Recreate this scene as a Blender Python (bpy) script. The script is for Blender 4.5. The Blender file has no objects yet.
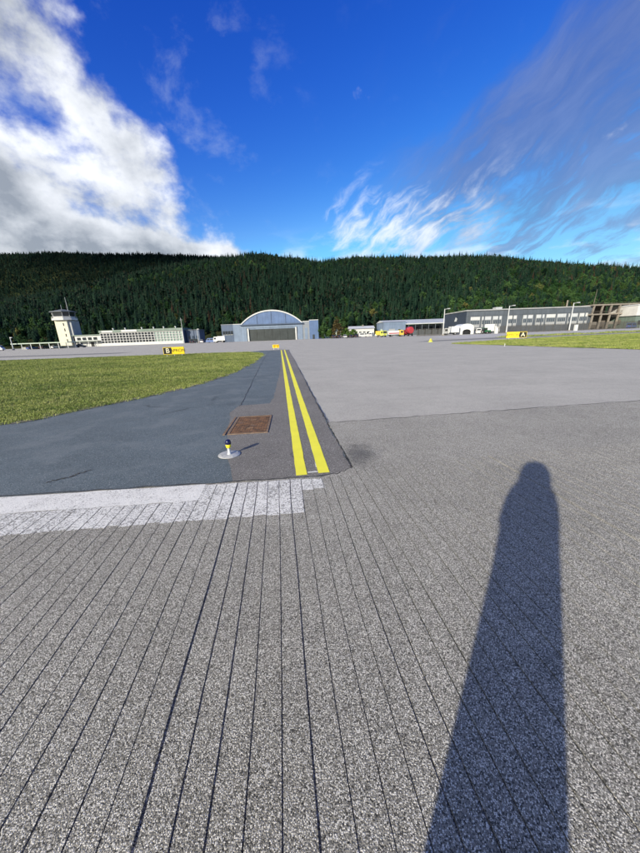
import bpy, bmesh, math, random
import numpy as np
from mathutils import Vector, Matrix
R = math.radians
random.seed(7); rng = np.random.default_rng(11)
sc = bpy.context.scene
col = sc.collection

# ------------------------------------------------------------------ camera
cam_d = bpy.data.cameras.new('camera'); cam = bpy.data.objects.new('camera', cam_d); col.objects.link(cam)
PITCH, ROLL, CAMH = R(16.34), R(2.05), 1.55
rt0 = Vector((1, 0, 0)); fw = Vector((0, math.cos(PITCH), -math.sin(PITCH))); up0 = Vector((0, math.sin(PITCH), math.cos(PITCH)))
rt = rt0*math.cos(ROLL) - up0*math.sin(ROLL); up = rt0*math.sin(ROLL) + up0*math.cos(ROLL)
m = Matrix((rt, up, -fw)).transposed().to_4x4(); m.translation = (0, 0, CAMH)
cam.matrix_world = m
cam_d.sensor_fit = 'HORIZONTAL'; cam_d.sensor_width = 36; cam_d.lens = 17.44
cam_d.clip_start = 0.03; cam_d.clip_end = 20000
sc.camera = cam

# ------------------------------------------------------------------ sun and sky
SUN_EL, SHADOW_AZ = R(22.0), R(36.0)          # shadows fall forward and to the right
sun_dir = Vector((-math.sin(SHADOW_AZ)*math.cos(SUN_EL), -math.cos(SHADOW_AZ)*math.cos(SUN_EL), math.sin(SUN_EL)))
sl = bpy.data.lights.new('sun', 'SUN'); sl.energy = 3.5; sl.angle = R(0.75); sl.color = (1.0, 0.915, 0.74)
so = bpy.data.objects.new('sun', sl); col.objects.link(so)
so.rotation_euler = sun_dir.to_track_quat('Z', 'Y').to_euler(); so.location = (-20, -30, 40)

w = bpy.data.worlds.new('World'); sc.world = w; w.use_nodes = True
nt = w.node_tree; nt.nodes.clear()
class NB:
    """small node-tree helper"""
    def __init__(s, nt): s.nt = nt
    def n(s, t, **k):
        nd = s.nt.nodes.new(t)
        for a, b in k.items(): setattr(nd, a, b)
        return nd
    def put(s, sock, v):
        if isinstance(v, bpy.types.NodeSocket): s.nt.links.new(v, sock)
        elif v is not None: sock.default_value = v
    def math(s, op, a, b=None, c=None, clamp=False):
        nd = s.n('ShaderNodeMath', operation=op, use_clamp=clamp)
        for i, v in enumerate((a, b, c)):
            if v is not None: s.put(nd.inputs[i], v)
        return nd.outputs[0]
    def vmath(s, op, a, b=None):
        nd = s.n('ShaderNodeVectorMath', operation=op)
        s.put(nd.inputs[0], a)
        if b is not None: s.put(nd.inputs[1], b)
        return nd.outputs[0]
    def noise(s, vec, scale, detail=4, rough=.55, dist=0, dim='3D'):
        nd = s.n('ShaderNodeTexNoise', noise_dimensions=dim)
        s.put(nd.inputs['Vector'], vec); s.put(nd.inputs['Scale'], scale); s.put(nd.inputs['Detail'], detail)
        s.put(nd.inputs['Roughness'], rough); s.put(nd.inputs['Distortion'], dist)
        return nd.outputs['Fac']
    def vor(s, vec, scale, out='Color', rnd=1):
        nd = s.n('ShaderNodeTexVoronoi'); s.put(nd.inputs['Vector'], vec); s.put(nd.inputs['Scale'], scale)
        s.put(nd.inputs['Randomness'], rnd)
        return nd.outputs[out]
    def ramp(s, v, lo, hi, smooth=True):
        nd = s.n('ShaderNodeMapRange', interpolation_type='SMOOTHSTEP' if smooth else 'LINEAR')
        s.put(nd.inputs[0], v); s.put(nd.inputs[1], lo); s.put(nd.inputs[2], hi)
        return nd.outputs[0]
    def mix(s, f, a, b, blend='MIX'):
        nd = s.n('ShaderNodeMix', data_type='RGBA', blend_type=blend, clamp_factor=True)
        s.put(nd.inputs[0], f)
        s.put(nd.inputs[6], a if isinstance(a, bpy.types.NodeSocket) else tuple(a)+(1,))
        s.put(nd.inputs[7], b if isinstance(b, bpy.types.NodeSocket) else tuple(b)+(1,))
        return nd.outputs[2]
    def sep(s, v):
        nd = s.n('ShaderNodeSeparateXYZ'); s.put(nd.inputs[0], v); return nd.outputs
    def comb(s, x, y, z):
        nd = s.n('ShaderNodeCombineXYZ')
        for i, v in enumerate((x, y, z)): s.put(nd.inputs[i], v)
        return nd.outputs[0]
    def mapping(s, vec, loc=(0,0,0), rot=(0,0,0), scale=(1,1,1)):
        nd = s.n('ShaderNodeMapping'); s.put(nd.inputs[0], vec)
        nd.inputs[1].default_value = loc; nd.inputs[2].default_value = rot; nd.inputs[3].default_value = scale
        return nd.outputs[0]

W = NB(nt)
sky = W.n('ShaderNodeTexSky', sky_type='NISHITA', sun_disc=False)
sky.sun_elevation = SUN_EL; sky.sun_rotation = R(180) + SHADOW_AZ
sky.altitude = 100; sky.air_density = 1.0; sky.dust_density = 0.25; sky.ozone_density = 4.5
hs = W.n('ShaderNodeHueSaturation'); hs.inputs['Saturation'].default_value = 1.22; hs.inputs['Value'].default_value = 1.0
nt.links.new(sky.outputs[0], hs.inputs['Color'])
sr = W.n('ShaderNodeSeparateColor'); nt.links.new(hs.outputs[0], sr.inputs[0])   # the phone's rendering of the blue
cr = W.n('ShaderNodeCombineColor')
for i_, (pw_, k_) in enumerate(((1.8, 1.8), (1.7, .60), (.8, 1.56))): W.put(cr.inputs[i_], W.math('MINIMUM', W.math('MULTIPLY', W.math('POWER', sr.outputs[i_], pw_), k_), W.math('MULTIPLY', sr.outputs[i_], 1.25)))
skyc = cr.outputs[0]
geo = W.n('ShaderNodeTexCoord').outputs['Generated']
dx, dy, dz = W.sep(geo)
az = W.math('MULTIPLY', W.math('ARCTAN2', dx, dy), 57.2958)
el = W.math('MULTIPLY', W.math('ARCSINE', dz), 57.2958)
# cumulus bank to the left: dense where azimuth is low, breaking into rags to the right
cv = W.mapping(geo, scale=(1, 1, 1.35), loc=(2.3, .7, .46))
n1 = W.noise(cv, 5.2, 12, .56, .05)
n1b = W.noise(W.vmath('ADD', cv, (-.035, -.02, .060)), 5.2, 12, .56, .05)
n_big = W.noise(W.mapping(geo, scale=(1, 1, 2.0), loc=(1.9, .35, .6)), 3.4, 3, .5)
edge = W.math('SUBTRACT', W.math('SUBTRACT', W.math('MULTIPLY', el, -.5), 5.0), W.math('MULTIPLY', W.math('MAXIMUM', W.math('SUBTRACT', el, 22.0), 0.0), .7))
bank = W.ramp(az, W.math('ADD', edge, 9.0), W.math('ADD', edge, -12.0))
low = W.math('MULTIPLY', W.ramp(el, 17.0, 12.5), W.ramp(az, 3.0, -9.0))
bias = W.math('ADD', W.math('SUBTRACT', W.math('MULTIPLY', bank, .40), .08), W.math('MULTIPLY', low, .16))
dens = W.math('ADD', W.math('ADD', n1, W.math('MULTIPLY', W.math('SUBTRACT', n_big, .5), .14)), bias)
cum = W.ramp(dens, .60, .79)
lit = W.math('MULTIPLY', W.math('SUBTRACT', n1, n1b), 3.2)
thick = W.ramp(dens, .74, .98)
lit2 = W.math('ADD', W.math('ADD', .64, lit), W.math('SUBTRACT', W.math('MULTIPLY', W.math('SUBTRACT', n_big, .5), -1.3), W.math('MULTIPLY', thick, .62)), clamp=True)
cum_col = W.mix(lit2, (2.0, 2.25, 2.6), (6.2, 6.4, 6.7))
# thin streaked cloud to the right
ca, sa_ = math.cos(R(30)), math.sin(R(30))
s_u = W.math('ADD', W.math('MULTIPLY', az, ca), W.math('MULTIPLY', el, sa_))
s_v = W.math('SUBTRACT', W.math('MULTIPLY', el, ca), W.math('MULTIPLY', az, sa_))
warp = W.math('MULTIPLY', W.math('SUBTRACT', W.noise(W.comb(W.math('MULTIPLY', az, .07), W.math('MULTIPLY', el, .09), .3), 1.0, 3), .5), 7.0)
s_v = W.math('ADD', s_v, warp)
c1 = W.noise(W.comb(W.math('MULTIPLY', s_u, .045), W.math('MULTIPLY', s_v, .10), 1.7), 1.0, 8, .6)
c2 = W.noise(W.comb(W.math('MULTIPLY', s_u, .16), W.math('MULTIPLY', s_v, .50), 4.1), 1.0, 8, .62, .3)
band = W.math('SUBTRACT', 1.0, W.ramp(W.math('ABSOLUTE', W.math('ADD', s_v, 2.5)), 7.0, 20.0))
right = W.math('MULTIPLY', W.ramp(az, 6.0, 24.0), W.ramp(el, 55.0, 30.0))
veil = W.math('MULTIPLY', W.ramp(W.math('ADD', W.math('ADD', c1, W.math('MULTIPLY', band, .30)), W.math('MULTIPLY', W.math('SUBTRACT', c2, .5), .20)), .42, .80), right)
veil = W.math('MULTIPLY', veil, W.math('ADD', .30, W.math('MULTIPLY', W.ramp(W.math('ADD', c2, W.math('MULTIPLY', W.math('SUBTRACT', el, 13.0), .016)), .42, .60), .42)))
wz = W.math('MULTIPLY', W.math('MULTIPLY', W.ramp(az, -3.0, 7.0), W.ramp(az, 40.0, 15.0)), W.math('MULTIPLY', W.ramp(el, 25.0, 17.0), W.ramp(el, 9.0, 14.0)))
wisp = W.math('MULTIPLY', W.ramp(W.math('ADD', W.math('ADD', W.math('MULTIPLY', c2, .6), W.math('MULTIPLY', n1, .5)), W.math('MULTIPLY', wz, .09)), .58, .80), wz)
hor = W.math('MULTIPLY', W.ramp(W.math('ADD', W.noise(W.mapping(geo, scale=(1, 1, 3.2)), 5.0, 7, .55), W.math('MULTIPLY', W.ramp(el, 16.0, 8.0), .10)), .56, .72), W.ramp(el, 17.0, 10.0))
rag_z = W.math('ADD', .15, W.math('MULTIPLY', W.ramp(az, 4.0, -14.0), .75))
rag = W.math('MULTIPLY', rag_z, W.math('MULTIPLY', W.ramp(W.noise(W.mapping(geo, scale=(1, 1, 1.5), loc=(1.3, 2.9, .3)), 6.5, 9, .62, .2), .54, .80), .36))
veil_col = W.mix(W.ramp(W.math('ADD', W.math('MULTIPLY', c2, .35), W.math('MULTIPLY', c1, .65)), .35, .66), (.60, .95, 2.3), (1.2, 1.6, 3.05))
c = W.mix(veil, skyc, veil_col)
c = W.mix(rag, c, (3.6, 4.2, 5.2))
c = W.mix(W.math('MULTIPLY', hor, .6), c, (5.3, 5.8, 6.5))
c = W.mix(W.math('MULTIPLY', wisp, .9), c, (5.6, 6.0, 6.6))
c = W.mix(W.math('MULTIPLY', cum, .96), c, cum_col)
bg = W.n('ShaderNodeBackground'); bg.inputs['Strength'].default_value = 0.086
nt.links.new(c, bg.inputs['Color'])
nt.links.new(bg.outputs[0], W.n('ShaderNodeOutputWorld').inputs['Surface'])

vs = sc.view_settings
vs.view_transform = 'Standard'; vs.look = 'None'; vs.gamma = 1; vs.exposure = 1.0; vs.use_curve_mapping = False
sc.render.engine = 'CYCLES'
sc.cycles.max_bounces = 5; sc.cycles.diffuse_bounces = 2; sc.cycles.glossy_bounces = 2; sc.cycles.transparent_max_bounces = 8

# ------------------------------------------------------------------ materials
MATS = {}
def newmat(name):
    mt = bpy.data.materials.new(name); mt.use_nodes = True
    b = mt.node_tree.nodes['Principled BSDF']
    return mt, NB(mt.node_tree), b
def setc(N, b, c): N.put(b.inputs['Base Color'], c if isinstance(c, bpy.types.NodeSocket) else tuple(c)+(1,))
def bump(N, b, h, strength, dist):
    nd = N.n('ShaderNodeBump'); nd.inputs['Strength'].default_value = strength; nd.inputs['Distance'].default_value = dist
    N.put(nd.inputs['Height'], h); N.put(b.inputs['Normal'], nd.outputs[0])
def pmat(name, c, rough=.6, var=.12, scale=.8, metal=0, spec=.4):
    """painted or clad surface with weathering"""
    if name in MATS: return MATS[name]
    mt, N, b = newmat(name)
    v = N.n('ShaderNodeTexCoord').outputs['Object']
    f = N.noise(v, scale, 6, .6)
    g = N.noise(N.mapping(v, scale=(6, 6, .5)), scale, 4, .6)
    k = N.ramp(N.math('ADD', N.math('MULTIPLY', f, .6), N.math('MULTIPLY', g, .4)), .3, .7)
    setc(N, b, N.mix(k, [x*(1-var*1.6) for x in c], [min(1, x*(1+var)) for x in c]))
    b.inputs['Roughness'].default_value = rough; b.inputs['Metallic'].default_value = metal; b.inputs['Specular IOR Level'].default_value = spec
    MATS[name] = mt; return mt
def glassmat(name, c=(.02, .025, .03), rough=.08):
    if name in MATS: return MATS[name]
    mt, N, b = newmat(name); v = N.n('ShaderNodeTexCoord').outputs['Object']
    setc(N, b, N.mix(N.noise(v, .7, 2), [x*.6 for x in c], [x*1.5 for x in c])); b.inputs['Roughness'].default_value = rough; b.inputs['Specular IOR Level'].default_value = .6
    MATS[name] = mt; return mt

def asphalt(name, dark, mid, light, stone=95, speck=.5, patch=.15, bstr=.6, bdist=.006, tint=None, cracks=0, streak=0):
    mt, N, b = newmat(name)
    v = N.n('ShaderNodeTexCoord').outputs['Object']
    wn = N.n('ShaderNodeTexNoise'); N.put(wn.inputs['Vector'], v); wn.inputs['Scale'].default_value = stone*1.6; wn.inputs['Detail'].default_value = 2
    vd = N.vmath('ADD', v, N.vmath('SCALE', N.vmath('SUBTRACT', wn.outputs['Color'], (.5, .5, .5))))
    vd.node.inputs[1].links[0].from_node.inputs['Scale'].default_value = 1.1/stone
    vc = N.vor(vd, stone); vdist = N.vor(vd, stone, 'Distance')
    vc2 = N.vor(vd, stone*2.3)
    r = N.sep(vc)
    r2 = N.sep(vc2)
    st = N.math('ADD', N.math('MULTIPLY', r[0], .65), N.math('MULTIPLY', r2[0], .35))
    c1 = N.mix(N.ramp(st, .2, .62), dark, mid)
    c1 = N.mix(N.math('MULTIPLY', N.ramp(r[1], 1-speck*.45, 1.0-speck*.18), N.ramp(vdist, .75, .40)), c1, light)
    # broad blotches of wear and dirt
    big = N.noise(v, .55, 7, .62)
    med = N.noise(v, 3.3, 5, .6)
    k = N.math('ADD', N.math('MULTIPLY', N.math('SUBTRACT', big, .5), patch*4), N.math('MULTIPLY', N.math('SUBTRACT', med, .5), patch*2.0))
    gain = N.math('ADD', 1.0, k, clamp=False)
    if streak:
        sx = N.noise(N.mapping(v, rot=(0, 0, R(-6.7)), scale=(.05, 2.4, 1)), 1.0, 5, .6)
        gain = N.math('ADD', gain, N.math('MULTIPLY', N.math('SUBTRACT', sx, .5), streak))
    gv = N.comb(gain, gain, gain)
    c2 = N.mix(1.0, c1, gv, 'MULTIPLY')
    if tint:
        c2 = N.mix(N.math('MULTIPLY', N.ramp(N.noise(v, 1.4, 5, .6), .48, .66), .5), c2, tint)
    if cracks:
        wv = N.vmath('ADD', v, N.comb(N.math('MULTIPLY', N.noise(v, 1.7, 5, .65), .5), N.math('MULTIPLY', N.noise(v, 2.1, 5, .65), .5), 0.0))
        ed = N.n('ShaderNodeTexVoronoi', feature='DISTANCE_TO_EDGE'); N.put(ed.inputs['Vector'], wv); ed.inputs['Scale'].default_value = cracks
        ck = N.math('MULTIPLY', N.ramp(ed.outputs['Distance'], .012, .002), N.ramp(N.noise(v, .45, 3), .5, .62))
        c2 = N.mix(N.math('MULTIPLY', ck, .6), c2, [x*.35 for x in dark])
    setc(N, b, c2)
    b.inputs['Roughness'].default_value = .82; b.inputs['Specular IOR Level'].default_value = .35
    hgt = N.math('ADD', N.math('MULTIPLY', N.math('SUBTRACT', 1.0, vdist), .7), N.math('ADD', N.math('MULTIPLY', r[2], .5), N.math('MULTIPLY', r2[1], .25)))
    bump(N, b, hgt, bstr, bdist)
    return mt

M_run = asphalt('grooved_asphalt', (.042, .040, .035), (.315, .30, .262), (.88, .85, .77), stone=235, speck=1.0, patch=.15, bstr=1.0, bdist=.0042, streak=.12)
M_shoulder = asphalt('shoulder_asphalt', (.05, .05, .048), (.24, .23, .205), (.5, .49, .48), stone=115, speck=.5, patch=.12, bstr=.6, bdist=.004)
M_apron = asphalt('apron_asphalt', (.26, .25, .225), (.425, .41, .37), (.60, .58, .53), stone=120, speck=.35, patch=.12, bstr=.5, bdist=.003, streak=.20)
M_taxi = asphalt('taxiway_asphalt', (.055, .072, .083), (.115, .146, .166), (.29, .32, .335), stone=130, speck=.3, patch=.16, bstr=.6, bdist=.003, tint=(.165, .19, .205), cracks=.2)
M_strip = asphalt('old_strip_asphalt', (.10, .096, .089), (.19, .18, .168), (.42, .41, .39), stone=120, speck=.3, patch=.15, bstr=.6, bdist=.004, cracks=.6)
M_patch = asphalt('dark_patch_asphalt', (.10, .10, .10), (.22, .217, .21), (.36, .36, .35), stone=120, speck=.2, patch=.10)
M_concrete_road = asphalt('pale_road', (.33, .325, .315), (.45, .44, .43), (.56, .55, .53), stone=60, speck=.2, patch=.08)
M_tar = pmat('tar_seam', (.05, .049, .048), .85, .3, 9)

def paintmat(name, paint, under, wear_lo, wear_hi, grit):
    mt, N, b = newmat(name); v = N.n('ShaderNodeTexCoord').outputs['Object']
    vc = N.sep(N.vor(v, 110)); vdist = N.vor(v, 110, 'Distance')
    f = N.math('ADD', N.math('ADD', N.math('MULTIPLY', N.noise(v, 1.7, 7, .68), .8), N.math('MULTIPLY', N.noise(v, 14, 4, .6), .35)), N.math('MULTIPLY', vc[0], grit))
    k = N.ramp(f, wear_lo, wear_hi)
    pc = N.mix(N.noise(v, 5, 5), [x*.82 for x in paint], paint)
    setc(N, b, N.mix(k, pc, under)); b.inputs['Roughness'].default_value = .7
    bump(N, b, N.math('ADD', N.math('MULTIPLY', vc[1], .5), N.math('SUBTRACT', 1.0, vdist)), .6, .005)
    return mt
M_white = paintmat('worn_white_paint', (.80, .79, .75), (.25, .243, .23), .84, 1.16, .46)
M_whitefaint = paintmat('scuffed_white_paint', (.80, .79, .75), (.22, .214, .2), .78, 1.10, .58)
M_yellow = paintmat('yellow_line_paint', (.92, .86, .06), (.5, .46, .14), .84, 1.2, .18)

def grassmat(name):
    mt, N, b = newmat(name); v = N.n('ShaderNodeTexCoord').outputs['Object']
    wv = N.mapping(v, rot=(0, 0, R(-12)), scale=(.06, .85, .3))
    st = N.noise(wv, 1, 4, .6)
    f = N.math('ADD', N.math('MULTIPLY', N.noise(v, .35, 6, .65), .6), N.math('MULTIPLY', st, .4))
    c = N.mix(N.ramp(f, .36, .62), (.10, .135, .03), (.30, .31, .085))
    c = N.mix(N.ramp(N.noise(v, 30, 4, .7), .35, .7), c, (.10, .105, .035))
    c = N.mix(N.math('MULTIPLY', N.ramp(N.noise(N.mapping(v, loc=(5, 3, 0)), .22, 5, .6), .56, .70), .55), c, (.21, .18, .085))
    setc(N, b, c); b.inputs['Roughness'].default_value = .8; b.inputs['Specular IOR Level'].default_value = .15
    bump(N, b, N.noise(v, 25, 5, .7), .8, .05)
    return mt
M_grass = grassmat('mown_grass')
def blademat(name, a, c, warm):
    mt, N, b = newmat(name); g = N.n('ShaderNodeNewGeometry').outputs['Position']
    rnd = N.n('ShaderNodeObjectInfo').outputs['Random']
    wv = N.mapping(g, rot=(0, 0, R(-12)), scale=(.06, .85, .3))
    f = N.math('ADD', N.math('MULTIPLY', N.noise(g, .35, 6, .65), .6), N.math('MULTIPLY', N.noise(wv, 1, 4, .6), .4))
    cc = N.mix(N.ramp(f, .36, .62), a, c)
    cc = N.mix(N.math('MULTIPLY', N.ramp(rnd, .55, 1.0), .6), cc, warm)
    setc(N, b, cc); b.inputs['Roughness'].default_value = .6; b.inputs['Specular IOR Level'].default_value = .2
    return mt
M_blade = blademat('grass_blades', (.10, .16, .03), (.29, .335, .085), (.42, .40, .18))
def foliage(name, a, c, odd=None, pscale=.012):
    mt, N, b = newmat(name); g = N.n('ShaderNodeNewGeometry').outputs['Position']
    rnd = N.n('ShaderNodeObjectInfo').outputs['Random']
    f = N.math('ADD', N.math('MULTIPLY', rnd, .55), N.math('MULTIPLY', N.noise(g, pscale, 4, .6), .6))
    cc = N.mix(N.ramp(f, .3, .85), a, c)
    cc = N.mix(N.math('MULTIPLY', N.noise(g, .9, 3, .6), .5), cc, [x*.55 for x in a])
    if odd:
        cc = N.mix(N.math('MULTIPLY', N.ramp(rnd, .955, .985), .75), cc, odd)
    setc(N, b, cc); b.inputs['Roughness'].default_value = .7; b.inputs['Specular IOR Level'].default_value = .1
    return mt
M_spruce = foliage('spruce_needles', (.007, .024, .016), (.026, .060, .034), (.030, .036, .02))
M_birch = foliage('broad_leaves', (.018, .054, .018), (.058, .112, .034), (.11, .095, .03))
M_shrub = foliage('shrub_leaves', (.03, .075, .015), (.085, .15, .03), None, .3)
M_brownleaf = foliage('rusty_needles', (.06, .05, .022), (.11, .085, .035), None, .3)
M_dead = foliage('russet_needles', (.035, .024, .016), (.06, .036, .022), None, .3)
M_bark = pmat('bark', (.07, .05, .035), .9, .3, 3)
def hillmat():
    mt, N, b = newmat('forest_floor'); g = N.n('ShaderNodeNewGeometry').outputs['Position']
    f = N.noise(g, .03, 7, .65)
    c = N.mix(N.ramp(f, .4, .6), (.016, .026, .010), (.035, .04, .016))
    setc(N, b, c); b.inputs['Roughness'].default_value = .9; b.inputs['Specular IOR Level'].default_value = .05
    bump(N, b, N.noise(g, .2, 6, .7), 1, 3); return mt
M_hill = hillmat()
def rockmat():
    mt, N, b = newmat('grey_rock'); g = N.n('ShaderNodeNewGeometry').outputs['Position']
    f = N.noise(N.mapping(g, scale=(1, 1, .35)), .12, 8, .7)
    c = N.mix(N.ramp(f, .35, .65), (.03, .032, .034), (.15, .15, .15)); setc(N, b, c); b.inputs['Roughness'].default_value = .9
    bump(N, b, f, 1, 4); return mt
M_rock = rockmat()

# ------------------------------------------------------------------ mesh helpers
class MB:
    def __init__(s): s.v = []; s.f = []; s.sm = []
    def add(s, vs, fs, smooth=False):
        o = len(s.v); s.v += [tuple(p) for p in vs]; s.f += [tuple(i+o for i in q) for q in fs]; s.sm += [smooth]*len(fs); return s
    def box(s, x0, x1, y0, y1, z0, z1):
        vs = [(x, y, z) for z in (z0, z1) for y in (y0, y1) for x in (x0, x1)]
        return s.add(vs, [(0,2,3,1),(4,5,7,6),(0,1,5,4),(2,6,7,3),(0,4,6,2),(1,3,7,5)])
    def cyl(s, c, r0, r1, z0, z1, n=16, cap=True, smooth=True):
        vs = [(c[0]+r*math.cos(2*math.pi*i/n), c[1]+r*math.sin(2*math.pi*i/n), z) for r, z in ((r0, z0), (r1, z1)) for i in range(n)]
        s.add(vs, [(i, (i+1) % n, n+(i+1) % n, n+i) for i in range(n)], smooth)
        if cap: s.add(vs, [tuple(range(n-1, -1, -1)), tuple(range(n, 2*n))])
        return s
    def lathe(s, prof, n=24, c=(0, 0, 0), smooth=True):
        vs = [(c[0]+r*math.cos(2*math.pi*i/n), c[1]+r*math.sin(2*math.pi*i/n), c[2]+z) for r, z in prof for i in range(n)]
        fs = [(k*n+i, k*n+(i+1) % n, (k+1)*n+(i+1) % n, (k+1)*n+i) for k in range(len(prof)-1) for i in range(n)]
        fs += [tuple(range(n-1, -1, -1)), tuple((len(prof)-1)*n+i for i in range(n))]
        return s.add(vs, fs, smooth)
    def tube(s, p, q, r, r2=None, n=6):
        p, q = Vector(p), Vector(q); d = (q-p).normalized(); a = d.orthogonal().normalized(); b = d.cross(a); r2 = r if r2 is None else r2
        vs = [tuple(c+(a*math.cos(2*math.pi*i/n)+b*math.sin(2*math.pi*i/n))*rr) for c, rr in ((p, r), (q, r2)) for i in range(n)]
        s.add(vs, [(i, (i+1) % n, n+(i+1) % n, n+i) for i in range(n)], True)
        return s.add(vs, [tuple(range(n-1, -1, -1)), tuple(range(n, 2*n))])
    def prism(s, poly, y0, y1):
        """polygon in x-z (counter-clockwise seen from -y) extruded along y"""
        n = len(poly); vs = [(x, y, z) for y in (y0, y1) for x, z in poly]
        return s.add(vs, [tuple(range(n)), tuple(range(2*n-1, n-1, -1))]+[(i, n+i, n+(i+1) % n, (i+1) % n) for i in range(n)])
    def prismx(s, poly, x0, x1):
        """polygon in y-z extruded along x"""
        n = len(poly); vs = [(x, y, z) for x in (x0, x1) for y, z in poly]
        return s.add(vs, [tuple(range(n-1, -1, -1)), tuple(range(n, 2*n))]+[(i, (i+1) % n, n+(i+1) % n, n+i) for i in range(n)])
    def data(s, name, mat):
        me = bpy.data.meshes.new(name); me.from_pydata(s.v, [], s.f); me.materials.append(mat)
        me.polygons.foreach_set('use_smooth', s.sm); me.update(); return me
    def build(s, name, mat, parent=None, loc=None):
        return obj(name, s.data(name, mat), parent, loc)
def obj(name, me, parent=None, loc=None, rotz=0):
    o = bpy.data.objects.new(name, me); col.objects.link(o); o.parent = parent
    if loc is not None: o.location = loc
    if rotz: o.rotation_euler.z = rotz
    return o
def tag(o, label=None, cat=None, group=None, kind=None):
    for k, v in (('label', label), ('category', cat), ('group', group), ('kind', kind)):
        if v: o[k] = v
    return o
def thing(name, label, cat, loc=(0, 0, 0), rotz=0, group=None):
    o = obj(name, None, None, loc, rotz); return tag(o, label, cat, group)
def dup(root, loc, rotz=0, label=None, scale=None):
    r = root.copy(); col.objects.link(r); r.location = loc; r.rotation_euler.z = rotz
    if scale: r.scale = scale
    if label: r['label'] = label
    for ch in list(root.children):
        c_ = ch.copy(); col.objects.link(c_); c_.parent = r
        for g in list(ch.children):
            d_ = g.copy(); col.objects.link(d_); d_.parent = c_
    return r
def sheet(name, pts, z, mat, jag=0, step=.4, parent=None, seed=1):
    """flat ground sheet from an outline, its edge broken up by jag metres"""
    r = random.Random(seed); out = []
    for i, (x, y) in enumerate(pts):
        x2, y2 = pts[(i+1) % len(pts)]; L = math.hypot(x2-x, y2-y)
        n = max(1, min(200, int(L/step))) if jag else 1
        for k in range(n):
            t = k/n; ox = oy = 0
            if jag and n > 1: a = r.gauss(0, jag); ox, oy = -(y2-y)/L*a, (x2-x)/L*a
            out.append((x+(x2-x)*t+ox, y+(y2-y)*t+oy, z))
    bm = bmesh.new(); vs = [bm.verts.new(p) for p in out]; fc = bm.faces.new(vs)
    bm.normal_update()
    if fc.normal.z < 0: fc.normal_flip()
    bmesh.ops.triangulate(bm, faces=[fc])
    me = bpy.data.meshes.new(name); bm.to_mesh(me); bm.free(); me.materials.append(mat)
    return obj(name, me, parent)
def struct(o): o['kind'] = 'structure'; return o

# ------------------------------------------------------------------ ground, apron, taxiway
def curve(pts, n=6):
    """Catmull-Rom through the points"""
    P = [pts[0]]+list(pts)+[pts[-1]]; out = []
    for i in range(1, len(P)-2):
        for k in range(n):
            t = k/n; p0, p1, p2, p3 = (np.array(P[j], float) for j in (i-1, i, i+1, i+2))
            out.append(tuple(.5*((2*p1)+(-p0+p2)*t+(2*p0-5*p1+4*p2-p3)*t*t+(-p0+3*p1-3*p2+p3)*t**3)))
    return out+[tuple(pts[-1])]
struct(sheet('ground', [(-6000, -4000), (6000, -4000), (6000, 6000), (-6000, 6000)], -.06, M_grass))
struct(sheet('apron', [(-210, -40), (230, -40), (230, 235), (-210, 235)], -.012, M_apron))
grass_edge = curve([(-40, -1.5), (-20, 2.6), (-10, 5.2), (-6.63, 6.24), (-5.92, 7.38), (-5.02, 9.16), (-4.34, 11.38), (-4.05, 15.19), (-4.35, 21), (-5.0, 28.0), (-5.9, 33), (-7.9, 36.6)])
taxi = [(-60, -1.6), (-3.47, 3.03), (.04, 3.25), (.36, 3.42), (.15, 5.37), (-.49, 11.44), (-1.6, 22), (-2.95, 34), (-3.5, 40), (-7.0, 40), (-8.2, 37.2)]
struct(sheet('taxiway', taxi+grass_edge[::-1], .000, M_taxi, .008, .25, seed=3))
strip_l = [(-1.0, 3.19), (-1.42, 4.4), (-1.95, 6.6), (-1.9, 7.3), (-1.2, 7.45), (-1.25, 8.6), (-1.8, 15), (-2.75, 24), (-3.85, 33.6), (-4.65, 39.9)]
struct(sheet('worn_asphalt_strip', [(.03, 3.262), (.35, 3.43), (.14, 5.37), (-.50, 11.44), (-1.61, 22), (-2.96, 34), (-3.52, 39.9)]+strip_l[::-1], .004, M_strip, .012, .2, seed=5))
left_grass = [(-95, -4.0)]+grass_edge+[(-14, 37.2), (-26, 37.0), (-40, 37.0), (-95, 40)]
struct(sheet('grass_field', left_grass, .006, M_grass, .03, .3, seed=8))
ge = [g for g in grass_edge]
gin = [(x+(-.20 if y > 12 else -.10), y+(.02 if y > 12 else .16)) for x, y in ge]; gout = [(x+(.07 if y > 12 else .04), y-(.0 if y > 12 else .07)) for x, y in ge]
M_gravel = asphalt('gravel_edge', (.08, .07, .055), (.2, .18, .15), (.42, .4, .37), stone=40, speck=.5, patch=.2)
struct(sheet('gravel_edge', gin+gout[::-1], .009, M_gravel, .03, .12, seed=17))
right_grass = curve([(33, -25), (24.5, 4), (20.6, 20), (18.3, 33), (17.0, 38.5), (17.6, 41.5), (22, 44.5), (33, 50), (55, 57), (120, 66)])+[(120, -25)]
struct(sheet('grass_field', right_grass, .004, M_grass, .05, .4, seed=9))
# service road and bands of other asphalt beyond the grass
struct(sheet('service_road', [(-210, 58), (-60, 50), (-30, 48), (-30, 52), (-60, 55.5), (-210, 68)], -.006, M_patch, .03, 1, seed=4))
struct(sheet('pale_road', [(28, 66), (60, 74), (140, 92), (140, 124), (60, 116), (34, 96)], -.006, M_concrete_road, .05, 1, seed=26))
struct(sheet('pale_road', [(-210, 43), (-50, 40.2), (-30, 40.4), (-30, 42.4), (-50, 43.2), (-210, 50)], -.006, M_concrete_road, .03, 1, seed=6))
struct(sheet('asphalt_patch', [(16, 52), (30, 55), (75, 66), (140, 82), (140, 88), (60, 71), (20, 58)], -.006, M_patch, .05, 1, seed=2))

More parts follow.
